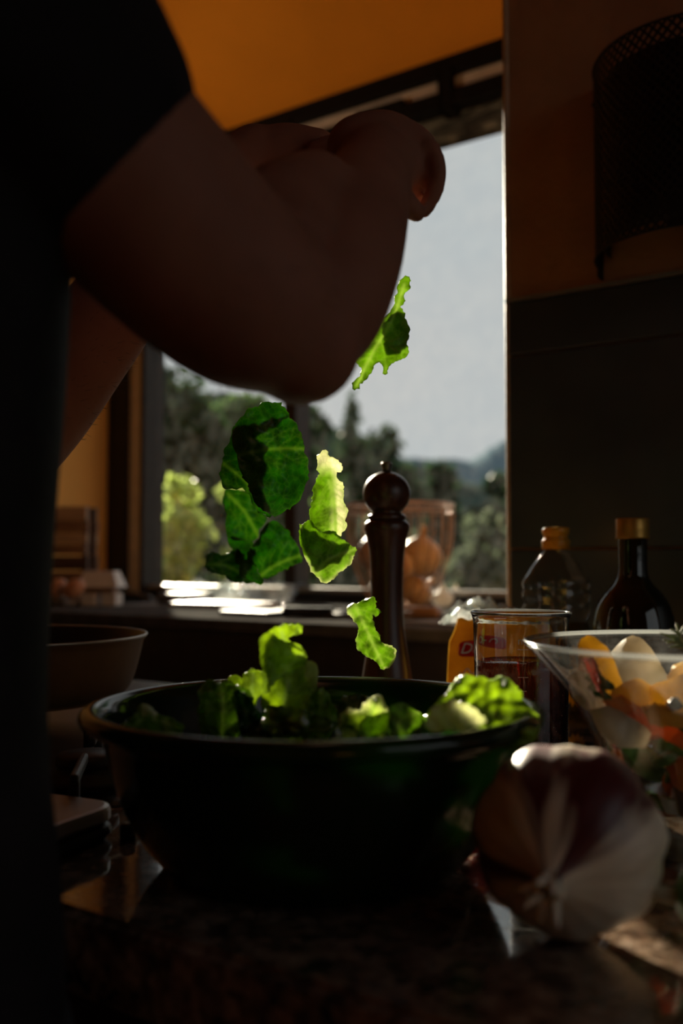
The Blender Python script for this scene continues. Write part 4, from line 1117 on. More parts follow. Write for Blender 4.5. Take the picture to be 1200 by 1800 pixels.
# ================================================================= HOB, PAN, SCALE
M['steel'] = plain('brushed_steel', (0.12, 0.112, 0.108), 0.55, 0.5, var=0.15, scale=20, bump=0.05)
M['hob_steel'] = plain('dark_worn_steel', (0.09, 0.083, 0.078), 0.38, 0.8, var=0.2, scale=20)
M['cast_iron'] = plain('black_cast_iron', (0.02, 0.019, 0.018), 0.5, spec=0.4, var=0.4)
hob = empty('gas_hob', W(0.98, 0.72, 0)); tag(hob, 'steel gas hob set into the worktop beside the green bowl', 'hob')
room_box('hob_plate', 0.60, 1.18, 0.47, 0.97, 0.0005, 0.006, M['hob_steel'], hob, 0.002)
burners = [(0.60 + 0.0, 0.0)]
def wsv(p): return (p.dot(U), p.dot(N))
b1 = wsv(P(155, 1310, 0.755)); b2 = wsv(Vector((-0.335, 0.985, 0)))
for (s, v, k) in ((b1[0], b1[1], 1.0), (b2[0], b2[1], 1.2), (b1[0] + 0.27, b1[1] + 0.0, 1.2), (b2[0] - 0.26 if False else b1[0] + 0.02, b2[1] + 0.05, 0.9)):
    c = W(s, v, 0)
    bu = lathe('burner', [(0, 0.0062), (0.036 * k, 0.0062), (0.034 * k, 0.012), (0.023 * k, 0.014), (0.022 * k, 0.019), (0.0235 * k, 0.020), (0.0235 * k, 0.0255), (0.021 * k, 0.028), (0, 0.0285)], c, M['cast_iron'], hob, 40)
    for a in range(4):
        th = a * pi / 2 + ROOM_ROT + pi / 4
        e = Vector((cos(th), sin(th), 0)); bm = bmesh.new()
        add_box(bm, c + e * 0.070 + Vector((0, 0, 0.030)), (0.075, 0.006, 0.008), Matrix.Rotation(th, 3, 'Z'), 0.002)
        add_box(bm, c + e * 0.104 + Vector((0, 0, 0.0185)), (0.008, 0.007, 0.025), Matrix.Rotation(th, 3, 'Z'), 0.002)
        bm_obj('grate_bar', bm, M['cast_iron'], hob)
# match-like yellow sliver on the hob plate
g = Geo(); g.limb([(*P(76, 1345, 0.72), 0.0016), (*P(74, 1326, 0.722), 0.0022), (*P(77, 1322, 0.722), 0.0012)], 3, 10)
M['pasta'] = plain('yellow_scrap', (0.75, 0.50, 0.06), 0.5)
tag(recentre(g.obj('vegetable_scrap', M['pasta'])), 'tiny yellow vegetable scrap stuck to the hob beside the torso', 'scrap')

pan = empty('saucepan', Vector((-0.335, 0.985, 0.036))); tag(pan, 'wide brown enamelled saucepan on the rear burner of the hob', 'saucepan')
M['enamel'] = plain('brown_enamel', (0.10, 0.048, 0.016), 0.6, spec=0.10, var=0.3, scale=10)
M['pan_in'] = plain('dark_nonstick', (0.014, 0.013, 0.012), 0.35)
pc = Vector((-0.335, 0.985, 0))
lathe('pan_body', spline([(0, 0.0365), (0.105, 0.0365), (0.118, 0.040), (0.127, 0.052), (0.134, 0.075), (0.1375, 0.092)], 4) + [(0.1400, 0.0955), (0.1412, 0.0975), (0.1400, 0.0992)], pc, M['enamel'], pan, 96)
lathe('pan_lining', [(0.1400, 0.0992), (0.1385, 0.0990), (0.1368, 0.0960), (0.1330, 0.076), (0.1255, 0.054), (0.115, 0.043), (0.10, 0.0395), (0, 0.0395)], pc, M['pan_in'], pan, 96)
lathe('rim_ring', [(0.1392, 0.0992), (0.1412, 0.0996), (0.1420, 0.0984), (0.1412, 0.0970), (0.1398, 0.0982)], pc, M['alu'], pan, 96)
g = Geo(); th = radians(165)
e = Vector((cos(th), sin(th), 0)); g.limb([(*(pc + e * 0.138 + Vector((0, 0, 0.085))), 0.010), (*(pc + e * 0.2 + Vector((0, 0, 0.095))), 0.011), (*(pc + e * 0.30 + Vector((0, 0, 0.105))), 0.012)], 4, 14, 0.6)
g.obj('handle', M['pan_in'], pan)

# kitchen scale: flat slab with rounded corners
def rounded_slab(name, corner, e1, e2, a, b, z0, z1, r, mat, parent):
    bm = bmesh.new()
    ctr = Vector(corner) + e1 * a / 2 + e2 * b / 2
    pts = []
    for (sx, sy, a0) in ((1, 1, 0), (-1, 1, 90), (-1, -1, 180), (1, -1, 270)):
        for k in range(7):
            t = radians(a0 + 15 * k)
            pts.append((sx * (a / 2 - r) + r * cos(t), sy * (b / 2 - r) + r * sin(t)))
    rings = []
    for z, ins in ((z0, 0.003), (z0 + 0.003, 0.0), (z1 - 0.003, 0.0), (z1 - 0.0009, 0.0009), (z1, 0.003)):
        rings.append([bm.verts.new(ctr + e1 * (x * (1 - 2 * ins / a)) + e2 * (y * (1 - 2 * ins / b)) + Vector((0, 0, z))) for x, y in pts])
    n = len(pts)
    for A, B in zip(rings, rings[1:]):
        for k in range(n): bm.faces.new((A[k], A[(k + 1) % n], B[(k + 1) % n], B[k]))
    bm.faces.new(rings[0][::-1]); bm.faces.new(rings[-1])
    return bm_obj(name, bm, mat, parent)
E1 = Vector((-0.90, 0.436, 0)).normalized(); E2 = Vector((-E1.y, E1.x, 0))
cz = P(216, 1412, 0.632)
scale = empty('kitchen_scale', (cz.x - 0.08, cz.y - 0.02, 0)); tag(scale, 'flat grey metal kitchen scale with rounded corner in front of the hob', 'scale')
M['scale_top'] = plain('dull_grey_metal', (0.42, 0.38, 0.36), 0.36, 0.4, var=0.2, scale=18)
rounded_slab('scale_plate', (cz.x, cz.y, 0), E1, E2, 0.17, 0.105, 0.010, 0.021, 0.018, M['scale_top'], scale)
rounded_slab('scale_base', (cz.x + 0.0, cz.y, 0), E1, E2, 0.165, 0.10, 0.0008, 0.0095, 0.016, M['black_frame'], scale)
k_ = P(214, 1432, 0.625); lathe('button', [(0, 0.0005), (0.005, 0.0005), (0.005, 0.008), (0.0035, 0.0095), (0, 0.0098)], (k_.x + 0.004, k_.y, 0), M['steel'], scale, 20)

# ================================================================= WALL LAMP
def wall_lamp():
    cs, R, z0, z1 = 0.332, 0.115, 0.5325, 0.7635
    root = empty('wall_lamp', W(cs, PV, z0)); tag(root, 'black perforated metal half-round wall lamp on the orange pier', 'wall lamp')
    M['lamp_black'] = plain('matt_black_steel', (0.012, 0.011, 0.010), 0.5, spec=0.4, var=0.2)
    def pt(a, z, r=R): return W(cs + r * cos(a), PV - 0.003 - r * sin(a), z)
    nt, nz = 34, 19
    vs, fs = [], []
    dth, dz = pi / nt, (z1 - z0) / nz
    for j in range(2 * nz + 1):
        for i in range(nt + 1):
            ca = (i + (0.5 if j % 2 else 0)) * dth; czz = z0 + j * dz / 2
            if ca < 0 or ca > pi: continue
            o4 = [(ca - dth / 2, czz), (ca, czz - dz / 2), (ca + dth / 2, czz), (ca, czz + dz / 2)]
            o4 = [(min(pi, max(0, a)), min(z1, max(z0, z))) for a, z in o4]
            i4 = [(ca + (a - ca) * 0.66, czz + (z - czz) * 0.66) for a, z in o4]
            b = len(vs)
            vs += [pt(a, z) for a, z in o4] + [pt(a, z) for a, z in i4]
            for k in range(4): fs.append((b + k, b + (k + 1) % 4, b + 4 + (k + 1) % 4, b + 4 + k))
    o = mesh_obj('perforated_shade', vs, fs, M['lamp_black'], root)
    m = o.modifiers.new('thickness', 'SOLIDIFY'); m.thickness = 0.0014
    for z in (z0, z1):
        g = Geo(); g.tube([pt(pi * k / 40, z) for k in range(41)], 0.0016, 8); g.obj('rim_wire', M['lamp_black'], root)
    vs = [pt(pi * k / 40, z, R - 0.012) for z in (z0 + 0.012, z1 - 0.018) for k in range(41)]
    o = mesh_obj('liner', vs, [(k, k + 1, k + 42, k + 41) for k in range(40)], M['lamp_black'], root, True)
    m = o.modifiers.new('thickness', 'SOLIDIFY'); m.thickness = 0.001
    room_box('side_flange', cs + R - 0.001, cs + R + 0.0012, PV - 0.016, PV, z0 - 0.012, z1 + 0.004, M['lamp_black'], root)
    room_box('side_flange', cs - R - 0.0012, cs - R + 0.001, PV - 0.016, PV, z0 - 0.012, z1 + 0.004, M['lamp_black'], root)
    lathe('screw', [(0, 0), (0.0035, 0), (0.0035, 0.006), (0.002, 0.009), (0, 0.0095)], W(cs + R, PV - 0.006, P(1060, 182, 1.22).z), M['lamp_black'], root, 16, ax=tuple(U))
    lathe('lamp_holder', [(0, 0), (0.016, 0), (0.016, 0.05), (0.02, 0.06), (0.018, 0.10), (0, 0.11)], W(cs, PV - 0.05, z0 + 0.05), M['lamp_black'], root, 24)
    room_box('back_plate', cs - 0.03, cs + 0.03, PV - 0.06, PV, z0 + 0.04, z0 + 0.055, M['lamp_black'], root)
wall_lamp()

ul = empty('added_uplight_fixture', W(2.34, 1.25, 0.90)); tag(ul, 'small black uplight added out of view on the orange wall to brighten the ceiling', 'wall lamp')  # fixture made up to carry the added ceiling spot
room_box('back_plate', 2.345, 2.3615, 1.20, 1.30, 0.86, 0.96, M['lamp_black'], ul, 0.003)
room_box('arm', 2.24, 2.346, 1.243, 1.257, 0.895, 0.909, M['lamp_black'], ul, 0.002)
lathe('shade', [(0, 0.0), (0.03, 0.0), (0.06, 0.05), (0.0585, 0.05), (0.028, 0.004), (0, 0.004)], W(2.20, 1.25, 0.885), M['lamp_black'], ul, 32)
# ================================================================= THINGS ON THE WINDOW LEDGE
LZ = 0.0623
def on_ledge(px, py):
    """where the ledge top is seen at that spot"""
    r = ray(px, py); k = (LZ - CAM_Z) / r.z
    return Vector((r.x * k, r.y * k, LZ))
# wire basket with onions
kc = P(703, 1060, 2.12); kc = Vector((kc.x, 2.12 - 0.02, LZ))
M['copper_wire'] = plain('coppery_wire', (0.40, 0.24, 0.15), 0.4, 0.8, var=0.15)
bas = empty('wire_basket', kc); tag(bas, 'tall copper wire basket of onions on the window ledge behind the mill', 'basket')
RT, RB, HB = 0.112, 0.048, 0.222
def bprof(t):  # 0 bottom .. 1 top
    return (RB + (RT - RB) * sin(min(1, t * 1.25) * pi / 2) ** 0.8, 0.004 + HB * t)
NW = 24
for k in range(NW):
    a = 2 * pi * k / NW; g = Geo()
    g.tube([kc + Vector((bprof(t)[0] * cos(a), bprof(t)[0] * sin(a), bprof(t)[1])) for t in np.linspace(0, 1, 12)], 0.0014, 6)
    g.obj('upright_wire', M['copper_wire'], bas)
for t, r in ((0.0, 0.0028), (1.0, 0.0036), (0.93, 0.0018)):
    g = Geo(); rr, zz = bprof(t)
    g.tube([kc + Vector((rr * cos(2 * pi * k / 48), rr * sin(2 * pi * k / 48), zz)) for k in range(49)], r, 8); g.obj('hoop', M['copper_wire'], bas)
lathe('base_disc', [(0, 0.0005), (RB, 0.0005), (RB, 0.003), (0, 0.003)], kc, M['copper_wire'], bas, 40)
go = 'onions in the wire basket'
on = [((0.040, -0.030, 0.118), 0.044, (0.1, -0.2, 1), 'gold_onion', 'golden onion on top of the basket pile beside the mill'),
      ((-0.048, -0.012, 0.125), 0.043, (-0.3, 0.1, 1), 'brown_onion', 'dark brown onion with dry stalk at the basket side next to the pale leaf'),
      ((-0.028, 0.0, 0.048), 0.037, (0.2, 0.3, 1), 'brown_onion', 'brown onion at the bottom of the wire basket'),
      ((0.030, -0.012, 0.045), 0.034, (0.8, 0.3, 0.5), 'gold_onion', 'small golden onion low in the wire basket below the top one'),
      ((-0.002, -0.055, 0.098), 0.030, (-0.2, 0.5, 1), 'gold_onion', 'orange-gold onion in the middle of the basket half behind the mill'),
      ((0.0, 0.058, 0.115), 0.034, (0.1, 0.1, 1), 'brown_onion', 'brown onion at the window side of the wire basket')]
for c, r, ax, m, lb in on:
    onion('onion', tuple(kc + Vector(c)), r, ax, M[m], lb, go, True, 5)
# garlic by the basket
M['garlic'] = flesh_mat('garlic_skin', (0.70, 0.66, 0.60), (0.82, 0.79, 0.74), (0.7, 0.65, 0.58), 0.4, 0.45)
for k, (px, py, rr, lb) in enumerate(((778, 1068, 0.024, 'white garlic bulb on the ledge at the foot of the wire basket'), (806, 1064, 0.021, 'second white garlic bulb between basket and window rail'))):
    c = on_ledge(px, py); c = Vector((c.x, c.y + (0.06 if k else 0), LZ + rr * 0.85))
    vs, fs = [], []
    for i in range(17):
        th = pi * i / 16
        for j in range(40):
            ph = 2 * pi * j / 40
            q = rr * (1 + 0.12 * abs(sin(ph * 3.5))) * sin(th)
            z = rr * 0.85 * cos(th) + (rr * 0.8 * (1 - th / 0.6) ** 2 if th < 0.6 else 0)
            vs.append(c + Vector((q * cos(ph), q * sin(ph), z)))
    for i in range(16):
        for j in range(40): fs.append((i * 40 + j, (i + 1) * 40 + j, (i + 1) * 40 + (j + 1) % 40, i * 40 + (j + 1) % 40))
    tag(recentre(mesh_obj('garlic_bulb', vs, fs, M['garlic'], None, True)), lb, 'garlic', 'garlic bulbs on the ledge')
# glass dish
dc = on_ledge(472, 1062); dc.y += 0.05
lathe_o = lathe('glass_dish', [(0, 0.001), (0.050, 0.001), (0.055, 0.004), (0.070, 0.034), (0.082, 0.046), (0.085, 0.049), (0.082, 0.0495), (0.066, 0.036), (0.051, 0.006), (0, 0.005)], dc, M['bowl_glass'], None, 64)
tag(recentre(lathe_o), 'low clear glass dish on the window ledge under the falling leaves', 'dish')
# chopping board, knife, tray, papers, cloth
M['board'] = wood('chopping_board_wood', (0.16, 0.075, 0.03), (0.34, 0.18, 0.08), 0.45, (1, 8, 8), 10)
M['white_paper'] = plain('white_paper', (0.30, 0.30, 0.295), 0.9, spec=0.0, var=0.05)
M['white_box'] = plain('white_card', (0.62, 0.60, 0.57), 0.6, var=0.06)
M['grey_card'] = plain('grey_pulp', (0.26, 0.25, 0.25), 0.8, var=0.15)
M['black_plastic'] = plain('black_plastic', (0.014, 0.013, 0.013), 0.35)
def ledge_box(name, px, py, size, yaw, mat, label, cat, bevel=0.003, z=0.0, parent=None):
    c = on_ledge(px, py); bm = bmesh.new()
    add_box(bm, (c.x, c.y, LZ + z + size[2] / 2 + 0.0004), size, Matrix.Rotation(ROOM_ROT + yaw, 3, 'Z'), bevel)
    o = bm_obj(name, bm, mat, parent)
    return tag(recentre(o), label, cat) if label else o
ledge_box('paper_sheet', 272, 1062, (0.10, 0.16, 0.0015), 0.2, M['white_paper'], 'sunlit white sheet of paper on the ledge by the window frame', 'paper', 0)
ledge_box('chopping_board', 392, 1068, (0.22, 0.13, 0.012), 0.05, M['board'], 'brown wooden chopping board on the ledge below the glass dish', 'board')
ledge_box('baking_tin', 325, 1062, (0.11, 0.10, 0.028), -0.1, M['steel'], 'shiny steel loaf tin on the ledge near the white paper', 'tin', 0.006)
ledge_box('oven_tray', 560, 1082, (0.26, 0.13, 0.008), 0.1, M['steel'], 'flat shiny metal tray on the ledge edge behind the mill', 'tray')
ledge_box('wooden_block', 736, 1086, (0.085, 0.045, 0.022), 0.3, M['board'], 'small brown wooden block on the ledge in front of the basket', 'block', 0.008)
ledge_box('dark_notebook', 455, 1082, (0.14, 0.09, 0.010), -0.1, M['black_plastic'], 'thin black notebook on the ledge edge in front of the glass dish', 'notebook')
ledge_box('paper_napkin', 660, 1084, (0.16, 0.11, 0.003), 0.35, M['white_paper'], 'flat white paper napkin on the ledge beside the metal tray', 'napkin', 0.001)
ledge_box('paper_napkin', 780, 1096, (0.12, 0.09, 0.003), -0.1, M['white_paper'], 'flat white paper napkin on the ledge above the yellow packet', 'napkin', 0.001)
kn = empty('kitchen_knife', on_ledge(600, 1090)); tag(kn, 'kitchen knife with black handle lying on the ledge beside the metal tray', 'knife')
c = on_ledge(600, 1090); bm = bmesh.new()
add_box(bm, c + Vector((0.06, 0.05, 0.0135)), (0.15, 0.022, 0.0016), Matrix.Rotation(-0.25, 3, 'Z'), 0.0006); bm_obj('blade', bm, M['steel'], kn)
bm = bmesh.new(); add_box(bm, c + Vector((-0.065, 0.082, 0.0135)), (0.10, 0.02, 0.014), Matrix.Rotation(-0.25, 3, 'Z'), 0.004); bm_obj('handle', bm, M['black_plastic'], kn)
# crumpled clear wrappers
def crumple(name, c, size, seed, label):
    vs, fs = [], []; n = 22
    for j in range(n + 1):
        for i in range(n + 1):
            u, w = i / n - 0.5, j / n - 0.5
            e = max(0, 1 - 4 * u * u) * max(0, 1 - 4 * w * w)
            z = size[2] * (0.15 + 0.85 * e ** 0.6) * (0.55 + 0.9 * abs(noise.noise(Vector((u * 6, w * 6, seed))))) + size[2] * 0.3 * abs(noise.noise(Vector((u * 17, w * 17, seed))))
            vs.append(Vector(c) + Vector((u * size[0] * (1 + 0.3 * noise.noise(Vector((w * 5, 1, seed)))), w * size[1], z * min(1, e * 6 + 0.05))))
    for j in range(n):
        for i in range(n): a = j * (n + 1) + i; fs.append((a, a + 1, a + n + 2, a + n + 1))
    o = mesh_obj(name, vs, fs, M['wrap'], None, False)
    m = o.modifiers.new('thickness', 'SOLIDIFY'); m.thickness = 0.0008
    return tag(recentre(o), label, 'wrapper', 'crumpled clear wrappers')
c = on_ledge(390, 1062); crumple('plastic_wrapper', (c.x, c.y + 0.05, LZ + 0.0005), (0.13, 0.10, 0.055), 3, 'crumpled clear plastic wrapper on the ledge next to the glass dish')
c = P(868, 1090, 1.09); crumple('plastic_wrapper', (c.x - 0.005, 1.13, 0.10), (0.09, 0.05, 0.030), 7, 'crumpled clear plastic wrapper lying on the packet behind the beaker')
c = on_ledge(345, 1050); crumple('plastic_wrapper', (c.x, c.y, LZ + 0.0005), (0.10, 0.08, 0.05), 11, 'clear plastic wrapper bunched up behind the steel loaf tin')

# eggs on grey pulp tray, white card box, slatted crate, black pouch, all at the left end
ec = on_ledge(112, 1066)
tray = tag(ledge_box('egg_tray', 108, 1064, (0.13, 0.09, 0.022), 0.0, M['grey_card'], 'grey pulp tray holding the two brown eggs', 'tray', 0.006), None)
M['egg'] = plain('brown_eggshell', (0.52, 0.25, 0.13), 0.45, var=0.06, sss=0.1)
for px, py, dd, lb in ((100, 1030, 2.36, 'brown egg on the grey tray nearer the torso'), (131, 1034, 2.33, 'brown egg on the grey tray beside the white card box')):
    c = P(px, py, dd); g = Geo(); ec_ = Vector((c.x, c.y, LZ + 0.0225 + 0.0215))
    vs, fs = [], []
    for i in range(17):
        th = pi * i / 16
        for j in range(28):
            ph = 2 * pi * j / 28; k = 1 + 0.12 * cos(th)
            vs.append(ec_ + Matrix.Rotation(0.9, 3, 'Y') @ Vector((0.0215 * sin(th) / k ** 0.5 * cos(ph), 0.0215 * sin(th) / k ** 0.5 * sin(ph), 0.0275 * cos(th))))
    for i in range(16):
        for j in range(28): fs.append((i * 28 + j, (i + 1) * 28 + j, (i + 1) * 28 + (j + 1) % 28, i * 28 + (j + 1) % 28))
    tag(recentre(mesh_obj('egg', vs, fs, M['egg'], None, True)), lb, 'egg', 'brown eggs on the ledge')
wb_ = empty('card_box', on_ledge(180, 1066)); tag(wb_, 'white card box with sloping lid and two feet beside the eggs', 'box')
c = on_ledge(178, 1065); R3 = Matrix.Rotation(radians(-8), 3, 'Z')
for dx in (-0.024, 0.026):
    bm = bmesh.new(); add_box(bm, (c.x + dx, c.y, LZ + 0.0155), (0.036, 0.05, 0.030), R3, 0.002); bm_obj('foot', bm, M['white_box'], wb_)
bm = bmesh.new()
lo = [(-0.048, -0.035, 0.045), (0.052, -0.035, 0.045), (0.052, 0.035, 0.045), (-0.048, 0.035, 0.045)]; hi = [(-0.040, -0.012, 0.084), (0.034, -0.012, 0.084), (0.034, 0.03, 0.084), (-0.040, 0.03, 0.084)]
A = [bm.verts.new(Vector((c.x, c.y, LZ)) + R3 @ Vector(p)) for p in lo]; B = [bm.verts.new(Vector((c.x, c.y, LZ)) + R3 @ Vector(p)) for p in hi]
for i in range(4): bm.faces.new((A[i], A[(i + 1) % 4], B[(i + 1) % 4], B[i]))
bm.faces.new(A[::-1]); bm.faces.new(B)
bm_obj('lid', bm, M['white_box'], wb_)
bm = bmesh.new(); add_box(bm, (c.x, c.y + 0.005, LZ + 0.038), (0.07, 0.04, 0.016), R3, 0.001); bm_obj('tray', bm, M['board'], wb_)
crate = empty('slatted_crate', on_ledge(110, 1050)); tag(crate, 'brown slatted wooden crate standing against the orange wall behind the eggs', 'crate')
M['crate'] = [wood('crate_slat_' + n, a, b, 0.6, (1, 1, 6), 12) for n, a, b in (('pale', (0.36, 0.23, 0.13), (0.55, 0.36, 0.21)), ('brown', (0.18, 0.095, 0.045), (0.32, 0.17, 0.085)), ('dark', (0.05, 0.022, 0.013), (0.10, 0.05, 0.03)))]
cc = P(112, 1000, 2.57); cc.z = LZ
for i, (z0, z1, m) in enumerate(((0.004, 0.045, 2), (0.050, 0.080, 1), (0.085, 0.120, 2), (0.125, 0.150, 1), (0.153, 0.178, 0), (0.182, 0.208, 1), (0.211, 0.246, 0))):
    for side in (-1, 1):
        bm = bmesh.new(); add_box(bm, cc + Vector((0, side * 0.05, (z0 + z1) / 2)) + Vector((0.002 * (i % 3), 0, 0)), (0.145, 0.010, z1 - z0), Matrix.Rotation(radians(-4), 3, 'Z'), 0.0015); bm_obj('slat', bm, M['crate'][m], crate)
for sx in (-1, 1):
    for sy in (-1, 1):
        bm = bmesh.new(); add_box(bm, cc + Vector((sx * 0.066, sy * 0.040, 0.124)), (0.014, 0.012, 0.246), Matrix.Rotation(radians(-4), 3, 'Z'), 0.001); bm_obj('corner_post', bm, M['crate'][2], crate)
g = Geo(); c = on_ledge(222, 1058)
g.limb([(c.x - 0.05, c.y + 0.05, LZ + 0.022, 0.021), (c.x, c.y + 0.01, LZ + 0.018, 0.0175), (c.x + 0.07, c.y - 0.05, LZ + 0.0105, 0.0095)], 5, 18, 0.9)
tag(recentre(g.obj('glasses_pouch', M['black_plastic'])), 'soft black pouch on the ledge between card box and paper', 'pouch')

# ================================================================= PERSON
def skin_mat():
    t = NT('skin')
    p = t.principled(Roughness=0.65)
    p.inputs['Specular IOR Level'].default_value = 0.2
    p.inputs['Subsurface Weight'].default_value = 0.25
    p.inputs['Subsurface Radius'].default_value = (1, 0.35, 0.2)
    p.inputs['Subsurface Scale'].default_value = 0.01
    t.link(t.ramp(t.noise(18, 5), [(0.3, (0.235, 0.10, 0.065)), (0.7, (0.31, 0.14, 0.095))]), p.inputs['Base Color'])
    t.bump(t.noise(160, 4), 0.12, 0.001, p)
    return t.done(p.outputs['BSDF'])
M['skin'] = skin_mat()
M['black_cloth'] = plain('black_cotton', (0.014, 0.013, 0.014), 0.85, spec=0.15, var=0.3, bump=0.5, bscale=220)
M['grey_cloth'] = plain('dark_grey_trousers', (0.03, 0.03, 0.034), 0.9, spec=0.1)
M['hair'] = plain('dark_hair', (0.02, 0.013, 0.009), 0.5)
def pr4(px, py, d, r): return (*P(px, py, d), r)
HIP = Vector((-0.268, 0.458, 0)); CH = Vector((-0.268, 0.452, 0))
def tor(c, z): return Vector((c.x, c.y, z))
SN = Vector(P(-330, -40, 0.345)); SF = CH + U * 0.165 + N * 0.02 + Vector((0, 0, 0.44))
body = Geo()
def loft(g, secs, n=48):
    vs, fs = [], []
    q = spline([(c.x, c.y, z, a, b) for c, z, a, b in secs], 5)
    for x, y, z, a, b in q:
        for k in range(n):
            t = 2 * pi * k / n
            e = U * (a * (abs(cos(t)) ** 0.85) * (1 if cos(t) > 0 else -1)) + N * (b * (abs(sin(t)) ** 0.85) * (1 if sin(t) > 0 else -1))
            vs.append(Vector((x, y, z)) + e)
    m = len(q)
    for i in range(m - 1):
        for k in range(n): fs.append((i * n + k, i * n + (k + 1) % n, (i + 1) * n + (k + 1) % n, (i + 1) * n + k))
    fs.append(tuple(range(n))[::-1]); fs.append(tuple((m - 1) * n + k for k in range(n)))
    g.add(vs, fs)
def ell(g, c, z, rs, rv, h):   # ellipsoid aligned with the room
    g.ball((c.x, c.y, z), (rs, rv, h), 28, 16, RM)
loft(body, [(HIP, -0.12, 0.10, 0.06), (HIP, -0.08, 0.140, 0.085), (HIP, 0.0, 0.152, 0.090), (HIP, 0.12, 0.140, 0.085), (CH, 0.27, 0.148, 0.090), (CH, 0.38, 0.152, 0.088), (CH, 0.46, 0.13, 0.07), (CH, 0.50, 0.07, 0.05)])
NK = CH + Vector((0, 0, 0.50))
body.limb([(*SN, 0.05), (*(NK + Vector((0, 0, -0.02))), 0.06), (*SF, 0.05)], 5, 16)
HD = CH + N * 0.045 + Vector((0, 0, 0.675))
body.limb([(NK.x, NK.y, 0.46, 0.062), (*(NK + N * 0.015 + Vector((0, 0, 0.06))), 0.054), (*(HD - N * 0.01 + Vector((0, 0, -0.08))), 0.052)], 4, 16)
body.ball(HD + Vector((0, 0, 0.02)), (0.073, 0.092, 0.108), 28, 18, RM)
body.ball(HD + N * 0.035 + Vector((0, 0, -0.065)), (0.052, 0.052, 0.05), 20, 12, RM)                      # jaw
body.limb([(*(HD + N * 0.088 + Vector((0, 0, 0.012))), 0.008), (*(HD + N * 0.106 + Vector((0, 0, -0.022))), 0.0135)], 3, 10)   # nose
for sg in (-1, 1):
    body.ball(HD + U * sg * 0.074 + Vector((0, 0, 0.0)), (0.009, 0.018, 0.03), 12, 8, RM)                 # ears
    body.ball(HD + N * 0.080 + U * sg * 0.03 + Vector((0, 0, 0.030)), (0.022, 0.012, 0.008), 12, 8, RM)   # brow
body.limb([(*(HD + N * 0.087 + U * 0.02 + Vector((0, 0, -0.052))), 0.006), (*(HD + N * 0.094 + Vector((0, 0, -0.053))), 0.0085), (*(HD + N * 0.087 - U * 0.02 + Vector((0, 0, -0.052))), 0.006)], 4, 10)
# legs and feet
for sg, c in ((-1, HIP - U * 0.085), (1, HIP + U * 0.085)):
    body.limb([(c.x, c.y, -0.02, 0.085), (*(c + Vector((0, 0, -0.25))), 0.072), (*(c + Vector((0, 0, -0.45)) + N * 0.01), 0.055), (*(c + Vector((0, 0, -0.62)) - N * 0.01), 0.052), (*(c + Vector((0, 0, -0.82))), 0.037)], 5, 18)
    body.limb([(*(c + Vector((0, 0, -0.865)) - N * 0.03), 0.033), (*(c + Vector((0, 0, -0.872)) + N * 0.05), 0.027), (*(c + Vector((0, 0, -0.878)) + N * 0.13), 0.021)], 4, 16, 0.9)
# near arm: upper arm down to the raised elbow, forearm away from the lens up to the hand
body.limb([(*SN, 0.054), pr4(10, 85, 0.385, 0.050), pr4(170, 262, 0.405, 0.0465), pr4(335, 440, 0.430, 0.0445), pr4(455, 545, 0.447, 0.0405), pr4(528, 606, 0.458, 0.0285)], 6, 26)
body.limb([pr4(524, 602, 0.458, 0.0265), pr4(550, 540, 0.475, 0.0345), pr4(590, 455, 0.515, 0.0350), pr4(625, 375, 0.565, 0.0310), pr4(645, 325, 0.61, 0.0270), pr4(662, 290, 0.645, 0.0270)], 6, 24)
body.limb([pr4(470, 470, 0.475, 0.038), pr4(500, 400, 0.50, 0.033), pr4(550, 350, 0.53, 0.026)], 5, 18)      # flexed muscle in the crook
# near hand: fist turned over, knuckles up
body.limb([pr4(632, 262, 0.652, 0.0225), pr4(675, 252, 0.655, 0.0215), pr4(714, 262, 0.655, 0.0185)], 5, 18)
body.limb([pr4(655, 300, 0.645, 0.026), pr4(692, 300, 0.652, 0.024), pr4(712, 318, 0.66, 0.016)], 5, 18)
def finger(pts, r0, r1):
    n = len(pts); body.limb([(*p, r0 + (r1 - r0) * i / (n - 1)) for i, p in enumerate(pts)], 5, 12)
finger([P(728, 246, 0.648), P(756, 262, 0.642), P(769, 298, 0.640), P(763, 338, 0.642), P(744, 370, 0.646)], 0.0070, 0.0058)     # index
finger([P(716, 238, 0.668), P(744, 246, 0.664), P(757, 286, 0.662), P(750, 322, 0.660), P(732, 346, 0.658)], 0.0078, 0.0062)     # middle
finger([P(702, 236, 0.688), P(730, 246, 0.686), P(744, 284, 0.684), P(736, 318, 0.680), P(722, 336, 0.674)], 0.0076, 0.0062)     # ring
finger([P(688, 242, 0.706), P(716, 250, 0.706), P(730, 280, 0.704), P(724, 310, 0.698), P(712, 326, 0.692)], 0.0068, 0.0056)     # little
finger([P(676, 322, 0.632), P(700, 344, 0.624), P(716, 360, 0.626), P(732, 374, 0.634)], 0.0100, 0.0068)                          # thumb
